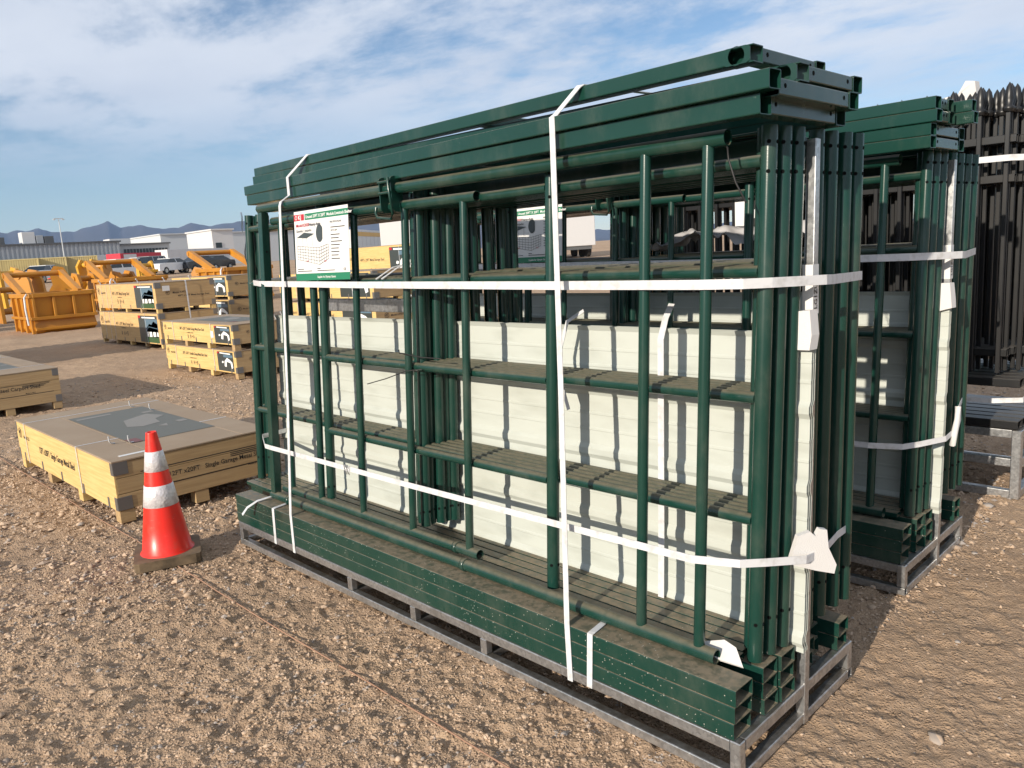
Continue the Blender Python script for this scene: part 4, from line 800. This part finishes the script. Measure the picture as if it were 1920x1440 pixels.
for k, (zz0, zz1, L) in enumerate(((0, .757, 'A'), (.757, 1.412, 'B'))):
    t = crate(-21.08 + .05 * k, -17.2 - .02 * k, 6.30, 7.59, zz0, zz1, 'tall wooden storage shed crate marked %s, %s of the stack behind the low stack' % (L, 'bottom' if k == 0 else 'top'), [('49FT x 29FT Metal Storage Shed', .105, .29, .55), ('No. MAIN METAL BOX', .035, .38, .44), (L + '   ' + ('A + B' if k == 0 else 'B + A'), .14, .37, .20)], [('Model K4929', .06, .28, .56), ('49FT x 29FT Metal Storage Shed', .055, .36, .42)], post_front=('shed', .68, .965, .03, .93), wood='plywood_orange', feet=5, bands=(.10, .19, .27, .79), model='Model K4929', boards=1, brk=.12)
    if k:
        MB().box(-17.2, -17.198 + .005, 6.45, 6.60, 1.22, 1.33).build('paper_label', 'paper', t); MB().ribbon([(-17.20, 6.95, 1.42), (-17.18, 6.95, 1.41), (-17.17, 6.97, .05)], Y, .03).build('band', 'strap_white', t)
        for cx, cy in ((-20.8, 6.35), (-20.2, 6.5), (-19.0, 6.6), (-18.2, 6.9), (-17.5, 7.2)): MB().path([(cx, cy, 1.415), (cx, cy - .02, 1.47), (cx + .05, cy - .06, 1.50)], .013, 5).build('strap_end', 'strap_white', t)
def stack2(x0, x1, y0, y1, desc, hs=(.75, 1.40)):
    for k in (0, 1): crate(x0, x1, y0, y1, 0 if k == 0 else hs[0], hs[k], 'wooden storage shed crate, %s of the stack %s' % ('bottom' if k == 0 else 'top', desc), [('49FT x 29FT Metal Storage Shed', .105, .29, .55), ('B + A' if k else 'A + B', .14, .42, .2)], [('Model K4929', .06, .28, .56)], post_front=('garage', .68, .965, .05, .95), wood='plywood', feet=5, bands=(.2, .8), model='Model K4929', boards=1, brk=.12)
stack2(-21.6, -17.5, 1.62, 2.74, 'on the row beyond the carport crate', (.86, 1.70))
stack2(-24.6, -20.75, 9.53, 10.8, 'behind the tall shed crates', (.757, 1.412))
stack2(-16.9, -13.1, 9.0, 10.3, 'seen under the product sign', (.76, 1.40))
stack2(-19.9, -16.3, 12.6, 13.9, 'seen past the gate latch', (1.0, 1.95))

# ------------------------------------------------------------------ orange hoppers and attachments
def hopper(loc, s, label, yaw=0.0):
    t = thing('dump_hopper', loc, label, 'hopper', None, (0, 0, yaw))
    def L(mb, nm, m='orange_paint'): o = mb.build(nm, m, None); o.parent = t; return o
    w, d, h = 1.75 * s, 2.3 * s, 1.18 * s
    # shell: narrow foot, wide rim (front faces +X)
    P = [(-.10 * s, 0), (-.02 * s, .42 * h), (0, .42 * h), (0, h)]
    mb = MB(); ring = lambda z, ix, iy: [(-d + ix, iy, z), (-ix, iy, z), (-ix, w - iy, z), (-d + ix, w - iy, z)]
    vs = ring(0, .16 * s, .10 * s) + ring(.14 * h, .02 * s, .03 * s) + ring(.42 * h, .10 * s, .06 * s) + ring(h, .05 * s, .04 * s) + ring(h, .10 * s, .09 * s) + ring(.2 * h, .2 * s, .14 * s)
    fs = [(k * 4 + i, k * 4 + (i + 1) % 4, k * 4 + 4 + (i + 1) % 4, k * 4 + 4 + i) for k in range(5) for i in range(4)] + [(3, 2, 1, 0), (20, 21, 22, 23)]
    mb.add(vs, fs); L(mb, 'shell')
    b = MB(); b.box(-d, 0.03 * s, -.03 * s, .06 * s, h - .10 * s, h + .03 * s, .01).box(-d, .03 * s, w - .06 * s, w + .03 * s, h - .10 * s, h + .03 * s, .01); b.box(-.07 * s, .04 * s, .062 * s, w - .062 * s, h - .095 * s, h + .025 * s, .01).box(-d, -d + .1 * s, .062 * s, w - .062 * s, h - .095 * s, h + .025 * s, .01); L(b, 'rim')
    for i in range(4):
        y = .05 * s + (w - .14 * s) * i / 3; L(MB().box(-.09 * s, .025 * s, y, y + .07 * s, .42 * h, h - .10 * s, .006), 'rib')
    L(MB().box(-.10 * s, .045 * s, .0, w, .36 * h, .44 * h, .008), 'girth_rail'); L(MB().box(-.10 * s, .03 * s, .04 * s, w - .04 * s, .10 * h, .16 * h, .008), 'girth_rail')
    L(MB().box(-d, .045 * s, -.05 * s, -.001, .37 * h, .44 * h, .008), 'girth_rail')
    for i in range(4): x_ = -d + .2 * s + (d - .4 * s) * i / 3; L(MB().box(x_, x_ + .09 * s, -.035 * s, .06 * s, .02, h - .1 * s, .006), 'rib')
    for y in (.02 * s, w - .16 * s): L(MB().prism([(-1.05 * s, y, h - .12 * s), (-1.0 * s, y, h + .06 * s), (-2.75 * s, y, h + .70 * s), (-2.95 * s, y, h + .66 * s), (-2.92 * s, y, h + .50 * s)], (0, .14 * s, 0)), 'lift_arm')
    L(MB().tube((-2.85 * s, .0, h + .60 * s), (-2.85 * s, w, h + .60 * s), .085 * s, 14), 'cross_tube')
    for (x_, y) in ((-.05 * s, -.05 * s), (-.2 * s, .1 * s)): L(MB().path([(x_, y, h + .02), (x_ + .02, y - .08, h - .08), (x_ + .04, y - .10, h - .45), (x_ + .05, y - .08, h * .25)], .028 * s, 6), 'lashing', 'strap_white')
    return t
hopper((-26.75, 6.15, -.02), 1.02, 'orange steel dump hopper standing clear beside the tall shed crates')
hopper((-31.5, 10.1, gz(-31.5, 10.1)), 1.12, 'orange steel dump hopper half hidden behind the tall shed crates')
hopper((-31.5, 14.4, gz(-31.5, 14.4)), 1.22, 'orange steel dump hopper rising beyond the farthest crate stack')
def hitch(loc, s, label, m='orange_paint', yaw=0.0):
    t = thing('loader_attachment', loc, label, 'attachment', 'excavator attachments standing behind the hoppers', (0, 0, yaw))
    for y in (0, .45 * s):
        o = MB().prism([(0, y, 0), (.5 * s, y, 0), (.42 * s, y, .75 * s), (.30 * s, y, 1.0 * s), (.05 * s, y, 1.05 * s), (-.10 * s, y, .85 * s), (-.05 * s, y, .5 * s), (-.3 * s, y, .1 * s)], (0, .08 * s, 0)).build('side_plate', m, None); o.parent = t
    for x_, z in ((.12, .88), (.2, .3)): o = MB().tube((x_ * s, -.03 * s, z * s), (x_ * s, .56 * s, z * s), .08 * s, 12).build('pin', m, None); o.parent = t
    return t
for i, (x_, y_, s_, m_) in enumerate(((-33.5, 6.6, 1.35, 'orange_paint'), (-36, 9.9, 1.5, 'orange_paint'), (-35, 11.1, 1.5, 'orange_paint'), (-36.5, 15.2, 1.4, 'orange_paint'))): hitch((x_, y_, gz(x_, y_)), s_, 'orange excavator hitch bracket with a cross pin standing behind the hoppers', m_, .2 * i)
for px_, D_, s_, m_, lb_ in ((60, 42, 1.7, 'orange_paint', 'orange hitch bracket standing behind the clear orange hopper'), (132, 47, 1.7, 'orange_paint', 'orange hitch bracket standing alone beyond the clear hopper arms'), (205, 52, 1.9, 'yellow_paint', 'yellow hitch bracket seen through the middle hopper arms'), (228, 50, 1.8, 'orange_paint', 'orange hitch bracket seen through the middle hopper arms'), (318, 56, 1.6, 'yellow_paint', 'yellow hitch bracket standing before the low white car'), (20, 44, 1.8, 'yellow_paint', 'yellow hitch bracket standing behind the black tyres')):
    k_ = (px_ - 960) / 1467.0; d_ = fwd + right * k_; a_ = math.atan2(d_.y, d_.x); hitch((D_ * math.cos(a_), D_ * math.sin(a_), gz(D_ * math.cos(a_), D_ * math.sin(a_))), s_, lb_, m_, px_ * .01)
t = thing('pallet_fork_frame', (-37.5, 13.1, gz(-37.5, 13.1)), 'yellow lattice attachment standing between two orange hoppers', 'attachment')
for i in range(4): o = MB().box(0, .12, .22 * i, .22 * i + .07, 0, 1.5, .01).build('upright', 'yellow_paint', None); o.parent = t
for z in (.2, .8, 1.35): o = MB().box(.13, .22, -.05, .82, z, z + .12, .01).build('crossbar', 'yellow_paint', None); o.parent = t
def big_wheel(loc, r, label):
    t = thing('spare_tyre', loc, label, 'tyre', 'big tyres behind the carport crate'); o = MB().lathe([(.45 * r, -.2), (.8 * r, -.24), (.95 * r, -.2), (r, -.12), (r, .12), (.95 * r, .2), (.8 * r, .24), (.45 * r, .2)], (0, 0, 0), 28).build('tyre', 'rubber', None); o.parent = t
    o.matrix_basis = Matrix.Rotation(math.pi / 2, 4, 'X'); q = MB().lathe([(.001, -.05), (.46 * r, -.08), (.46 * r, .08), (.001, .05)], (0, 0, 0), 20).build('rim', 'wall_grey', None); q.parent = t; q.matrix_basis = Matrix.Rotation(math.pi / 2, 4, 'X')
big_wheel((-30.2, 5.15, .62), .62, 'big black loader tyre standing beside the clear orange hopper'); big_wheel((-31.8, 5.2, .64), .62, 'big black loader tyre standing beside the clear orange hopper')
# far traffic cones and barrels
for i in range(9):
    th = math.radians(0); D = 92 + (i % 3) * 1.6; y_ = 19.6 + .62 * i; x_ = -D; cone((x_, y_, gz(x_, y_)), .3 * i, 'far red and white cone standing in the row before the tan containers', 1.55, 'far cones before the containers', False)

# ------------------------------------------------------------------ vehicles, trailers, containers, buildings far behind
def car(loc, yaw, m, label, suv=True, grp=None):
    t = thing('parked_car', loc, label, 'car', grp, (0, 0, yaw)); h = 1.72 if suv else 1.45; W_ = 1.82
    def L(mb, nm, m_): o = mb.build(nm, m_, None); o.parent = t; return o
    lower = [(-2.3, .35), (-2.32, .75), (-2.2, .98), (-1.2, 1.06), (1.0, 1.08) if suv else (1.2, 1.05), (2.2, 1.0), (2.32, .8), (2.3, .35)]
    L(MB().prism([(x_, -W_ / 2, z) for x_, z in lower][::-1], (0, W_, 0)), 'body', m)
    a = [(-1.25, 1.05), (-.55, h - .08), (-.2, h), (1.35 if suv else .75, h - .02), (2.12 if suv else 1.6, 1.04)]; vs = []
    for k, y in ((0.88, -1), (0.74, 0)): pass
    bot = [(-1.25, 1.05), (2.15 if suv else 1.65, 1.05)]; top = [(-.45, h), (1.65 if suv else .85, h)]
    V = [(bot[0][0], -.86, 1.05), (bot[1][0], -.86, 1.05), (bot[1][0], .86, 1.05), (bot[0][0], .86, 1.05), (top[0][0], -.68, h), (top[1][0], -.68, h), (top[1][0], .68, h), (top[0][0], .68, h)]
    L(MB().add(V, [(0, 1, 5, 4), (1, 2, 6, 5), (2, 3, 7, 6), (3, 0, 4, 7)]), 'window_band', 'glass_dark')
    L(MB().box(top[0][0] - .05, top[1][0] + .05, -.72, .72, h - .03, h + .03, .02), 'roof', m)
    for x_ in (-.1, .75, 1.45) if suv else (.15,):
        for y in (-1, 1): L(MB().add([(x_, y * .865, 1.05), (x_ + .09, y * .865, 1.05), (x_ + .06, y * .69, h), (x_ - .02, y * .69, h)], [(0, 1, 2, 3)]), 'pillar', m)
    for x_ in (-1.42, 1.42):
        for y in (-.93, .71):
            w_ = L(MB().tube((x_, y, .34), (x_, y + .22, .34), .34, 18), 'wheel', 'rubber'); r_ = MB().tube((x_, y - .005, .34), (x_, y + .225, .34), .2, 14).build('rim', 'car_silver', None); r_.parent = w_
    return t
def at(px, D):                 # place on the yard at bearing of a picture column, D metres away
    k = (px - 960) / 1467.0; d = fwd + right * k; a = math.atan2(d.y, d.x); return D * math.cos(a), D * math.sin(a)
for px, D, m_, yaw, su, lb in ((292, 92, 'car_white', 2.2, True, 'white estate car parked behind the orange hoppers, beside the silver one'), (308, 84, 'car_silver', 2.1, True, 'silver estate car parked nearest the red trailer'), (345, 82, 'car_white', 2.1, False, 'low white car parked between the silver car and dark cars'), (400, 84, 'car_dark', 2.0, False, 'dark saloon seen through the far hopper arms, nearer the white car'), (428, 87, 'car_dark', 2.0, False, 'dark saloon seen through the far hopper arms, nearer the bundle'), (112, 80, 'car_white', 2.4, False, 'white car with sloped windscreen seen between orange hitch brackets'), (250, 70, 'car_white', 1.9, True, 'white utility vehicle seen through the middle hopper arms')):
    x_, y_ = at(px, D); car((x_, y_, gz(x_, y_)), yaw, m_, lb, su)
def box_trailer(px, D, L, H, m, label, yaw, z0=0.8, cat='trailer', name='box_trailer', stripe=None):
    x_, y_ = at(px, D); t = thing(name, (x_, y_, gz(x_, y_)), label, cat, None, (0, 0, yaw))
    def A(mb, nm, m_): o = mb.build(nm, m_, None); o.parent = t; return o
    A(MB().box(-L / 2, L / 2, -1.25, 1.25, z0, z0 + H, .03), 'box_body', m); A(MB().box(-L / 2 + .1, L / 2 - .1, -1.0, 1.0, z0 - .25, z0 - .002), 'chassis', 'roof_dark')
    for i in range(max(2, int(L / 1.6))): xx = -L / 2 + L * (i + .5) / max(2, int(L / 1.6)); A(MB().box(xx - .03, xx + .03, -1.275, -1.2505, z0 + .08, z0 + H - .08), 'side_post', m)
    for xx in (-L / 2 + 1.0, -L / 2 + 2.2, L / 2 - 2.0):
        for yy in (-1.1, .85): A(MB().tube((xx, yy, .5), (xx, yy + .26, .5), .5, 16), 'wheel', 'rubber')
    if stripe: A(MB().box(-L / 2 - .01, L / 2 + .01, -1.285, -1.277, z0 + H * .72, z0 + H * .9), 'stripe', stripe)
    return t
YW = math.radians(115)
box_trailer(222, 135, 8, 1.9, 'white_panel', 'white box trailer standing left of the red trailer', YW)
t = box_trailer(286, 118, 7.0, 1.75, 'trailer_red', 'red box trailer with a white front panel beyond the parked cars', YW)
o = MB().box(-3.0, -.9, -1.29, -1.277, .95, 2.4).build('white_panel', 'white_panel', None); o.parent = t
box_trailer(180, 150, 8, 2.0, 'white_panel', 'white box trailer standing behind the tan containers', YW)
box_trailer(395, 140, 14, 2.2, 'white_panel', 'long white trailer standing beyond the dark saloons', YW)
box_trailer(700, 95, 12, 2.6, 'white_panel', 'white trailer with a yellow stripe seen through the gap beside the product sign', math.radians(130), stripe='yellow_paint')
box_trailer(770, 70, 7, 2.7, 'white_panel', 'plain white trailer seen through the small gate', math.radians(140))
box_trailer(1074, 60, 6, 2.3, 'white_panel', 'white truck trailer seen between the rear bundle and the fence stack', math.radians(150))
def container(px, D, L, label, yaw):
    x_, y_ = at(px, D); t = thing('shipping_container', (x_, y_, gz(x_, y_)), label, 'container', 'tan containers before the long grey building', (0, 0, yaw))
    def A(mb, nm): o = mb.build(nm, 'container_tan', None); o.parent = t
    A(MB().box(-L / 2 + .05, L / 2 - .05, -1.17, 1.17, .05, 2.55), 'body'); n = int(L / .28); mb = MB()
    for i in range(n): xx = -L / 2 + .15 + (L - .3) * i / n; mb.box(xx, xx + .13, -1.22, -1.171, .15, 2.45)
    A(mb, 'corrugation'); A(MB().box(-L / 2, L / 2, -1.25, -1.16, 2.452, 2.6), 'top_rail'); A(MB().box(-L / 2, L / 2, -1.25, -1.16, 0, .148), 'bottom_rail')
    for s_ in (-1, 1): A(MB().box(s_ * L / 2 - .08, s_ * L / 2 + .08, -1.26, 1.2, 0, 2.61), 'corner_frame')
    for y in (-.8, -.3, .3, .8): A(MB().tube((-L / 2 - .085, y, .2), (-L / 2 - .085, y, 2.45), .03, 8), 'door_bar')
container(60, 122, 6, 'tan shipping container with a doorway seen behind the far cones', math.radians(74)); container(113, 124, 6, 'tan corrugated shipping container in the middle of the row', math.radians(74)); container(172, 126, 6, 'tan corrugated shipping container nearest the white trailers', math.radians(74))
def building(pxa, pxb, Xp, ztop, depth, m, label, ribs, roofm='roof_dark', eave=None):
    f = lambda px: (lambda d: d.y / d.x * Xp)(fwd + right * ((px - 960) / 1467.0))
    ya, yb = f(pxa), f(pxb); z0 = gz(Xp, ya) - .5; t = thing('warehouse', (Xp, (ya + yb) / 2, z0), label, 'building')
    MB().box(Xp - depth, Xp, ya, yb, z0, ztop).build('wall', m, t); MB().box(Xp - depth - .3, Xp + .4, ya - .3, yb + .3, ztop, ztop + .35).build('roof', roofm, t)
    if ribs:
        mb = MB(); n = int((yb - ya) / .9)
        for i in range(n): yy = ya + (yb - ya) * (i + .5) / n; mb.box(Xp + .001, Xp + .14, yy - .2, yy + .2, (eave or z0), ztop - .002)
        o = mb.build('wall_rib', m, t); o['kind'] = 'stuff'
    if eave: MB().box(Xp + .002, Xp + 3.5, ya, yb, eave - .35, eave).build('canopy', roofm, t)
    return t, f, ztop
t, f, zt = building(-260, 262, -200, 9.0, 40, 'wall_grey', 'long grey ribbed warehouse with roof units, below the mountains', True, eave=5.9)
for (pa, pb, za, zb_, m_) in ((93, 117, 9.35, 12.0, 'white_panel'), (119, 132, 9.35, 11.2, 'wall_grey'), (134, 151, 9.35, 11.0, 'roof_dark'), (46, 50, 9.35, 11.3, 'white_panel'), (51, 60, 9.35, 11.0, 'roof_dark'), (2, 5, 9.35, 10.6, 'white_panel'), (15, 18, 9.35, 10.5, 'white_panel')):
    MB().box(-206, -203, f(pa), f(pb), za, zb_, .05).build('roof_unit', m_, t)
t, f, zt = building(262, 352, -206, 8.4, 30, 'wall_grey', 'low warehouse wing with a glazed front beside the long grey one', False)
for i in range(14): ya = f(268 + 5.8 * i); MB().box(-205.99, -205.9, ya, f(268 + 5.8 * i + 4.6), 4.4, 7.4).build('window', 'glass_dark', t)
t, f, zt = building(338, 640, -250, 12.5, 40, 'wall_light', 'pale flat warehouse beyond the white trailers', False, 'wall_light')
t, f, zt = building(432, 470, -190, 10.6, 15, 'white_panel', 'tall white box building beside the pale warehouse', False, 'white_panel'); MB().box(-189.99, -189.9, f(437), f(448), 5, 7.6).build('window', 'glass_dark', t)
for a, b, z in ((240, 278, 10.9), (155, 190, 9.9), (195, 230, 9.9)): MB().box(-233, -228, f(a) * 230 / 190, f(b) * 230 / 190, 8.8, z).build('roof_unit', 'white_panel', None, label='white roof plant box standing on the warehouse roofs, %s' % ({240: 'widest', 155: 'beside the lamp pole', 195: 'between pole and widest'}[a]), cat='roof unit')
x_, y_ = at(158, 175); t = thing('lamp_pole', (x_, y_, gz(x_, y_)), 'tall pale yard lamp pole with a crossbar before the grey warehouse', 'lamp pole')
for mb, nm in ((MB().tube((0, 0, 0), (0, 0, 10.6), .12, 8, 0, .07), 'pole'), (MB().box(-.07, .07, -.85, .85, 10.5, 10.64), 'crossbar'), (MB().box(-.2, .2, -.95, -.55, 10.3, 10.49), 'lamp_head'), (MB().box(-.2, .2, .55, .95, 10.3, 10.49), 'lamp_head')): o = mb.build(nm, 'wall_light', None); o.parent = t

# ------------------------------------------------------------------ mountains
def mountains():
    ridge = [(-500, 440), (-350, 430), (-200, 436), (-90, 426), (0, 432), (25, 429.5), (45, 432), (60, 435), (78, 429), (95, 431), (113, 427), (120, 426), (125, 428), (140, 434), (160, 432), (181, 433.5), (200, 426), (225, 421), (238, 416), (246, 413), (254, 418), (268, 424.5), (285, 422), (305, 420.5), (320, 424), (345, 426), (372, 425), (388, 419), (397, 416), (412, 419), (430, 420.5), (455, 417), (500, 411), (560, 418), (610, 410), (650, 414), (677, 406), (696, 413), (722, 409), (745, 411), (790, 418), (850, 412), (920, 422), (1000, 424), (1080, 430), (1200, 428), (1400, 425), (1700, 420), (2300, 420)]
    rx = np.array([a for a, b in ridge], float); ry = np.array([b for a, b in ridge], float)
    px = np.linspace(-500, 2300, 900); hy = np.interp(px, rx, ry); hor = 557 - .0622 * (px + 491.5); base_hor = hor
    D0 = 6200.0; nd = 26; vs = np.zeros((nd, len(px), 3))
    for j, p in enumerate(px):
        d = fwd + right * ((p - 960) / 1467.0) + up * 0; k = math.atan2(d.y, d.x); 
        v = fwd * 1467 + right * (p - 960) + up * (720 - hy[j]); e = v.z / math.hypot(v.x, v.y)           # slope of the ridge line there
        H = 1.65 + e * D0
        for i in range(nd):
            f_ = i / (nd - 1); D = D0 - 1700 + 3000 * f_; g_ = 1 - abs(D - D0) / (1700 if D < D0 else 1300); x_, y_ = D * math.cos(k), D * math.sin(k)
            vs[i, j] = (x_, y_, max(0, g_) ** 1.25 * H)
    xx, yy = vs[..., 0], vs[..., 1]; g2 = np.clip(1 - np.abs(np.hypot(xx, yy) - D0) / 1650, 0, 1)
    vs[..., 2] += (g2 * (1 - g2) * 4) * (130 * vnoise(xx, yy, 420, 41) + 95 * vnoise(xx, yy, 190, 42) + 50 * vnoise(xx, yy, 90, 43))
    vs[..., 2] += (g2 > 0.8) * (9 * vnoise(xx, yy, 60, 44) + 6 * vnoise(xx, yy, 28, 45))
    vs[..., 2] = np.where((g2 <= 0.0), -2.0, vs[..., 2])
    n = len(px); F = [(i * n + j, i * n + j + 1, (i + 1) * n + j + 1, (i + 1) * n + j) for i in range(nd - 1) for j in range(n - 1)]
    me = bpy.data.meshes.new('mountains'); me.from_pydata(vs.reshape(-1, 3).tolist(), [], F); me.polygons.foreach_set('use_smooth', [True] * len(F)); me.update(); me.materials.append(MATS['mountain_rock'])
    o = bpy.data.objects.new('mountains', me); COL.objects.link(o); tag(o, 'jagged blue grey mountain range along the horizon', 'mountains', kind='structure')
mountains()
flush_text()
# ------------------------------------------------------------------ air
hm = bpy.data.materials.new('haze'); hm.use_nodes = True; t_ = hm.node_tree
for n_ in list(t_.nodes): t_.nodes.remove(n_)
oo = t_.nodes.new('ShaderNodeOutputMaterial'); pv = t_.nodes.new('ShaderNodeVolumePrincipled'); pv.inputs['Color'].default_value = (0.42, 0.62, 1.0, 1); pv.inputs['Density'].default_value = 0.000075; pv.inputs['Anisotropy'].default_value = 0.0
t_.links.new(pv.outputs[0], oo.inputs['Volume']); MATS['haze'] = hm
MB().box(-8200, 8200, -8200, 8200, -4, 470).build('haze', 'haze', None, label='thin bluish haze in the air over the yard', cat='haze', kind='stuff')
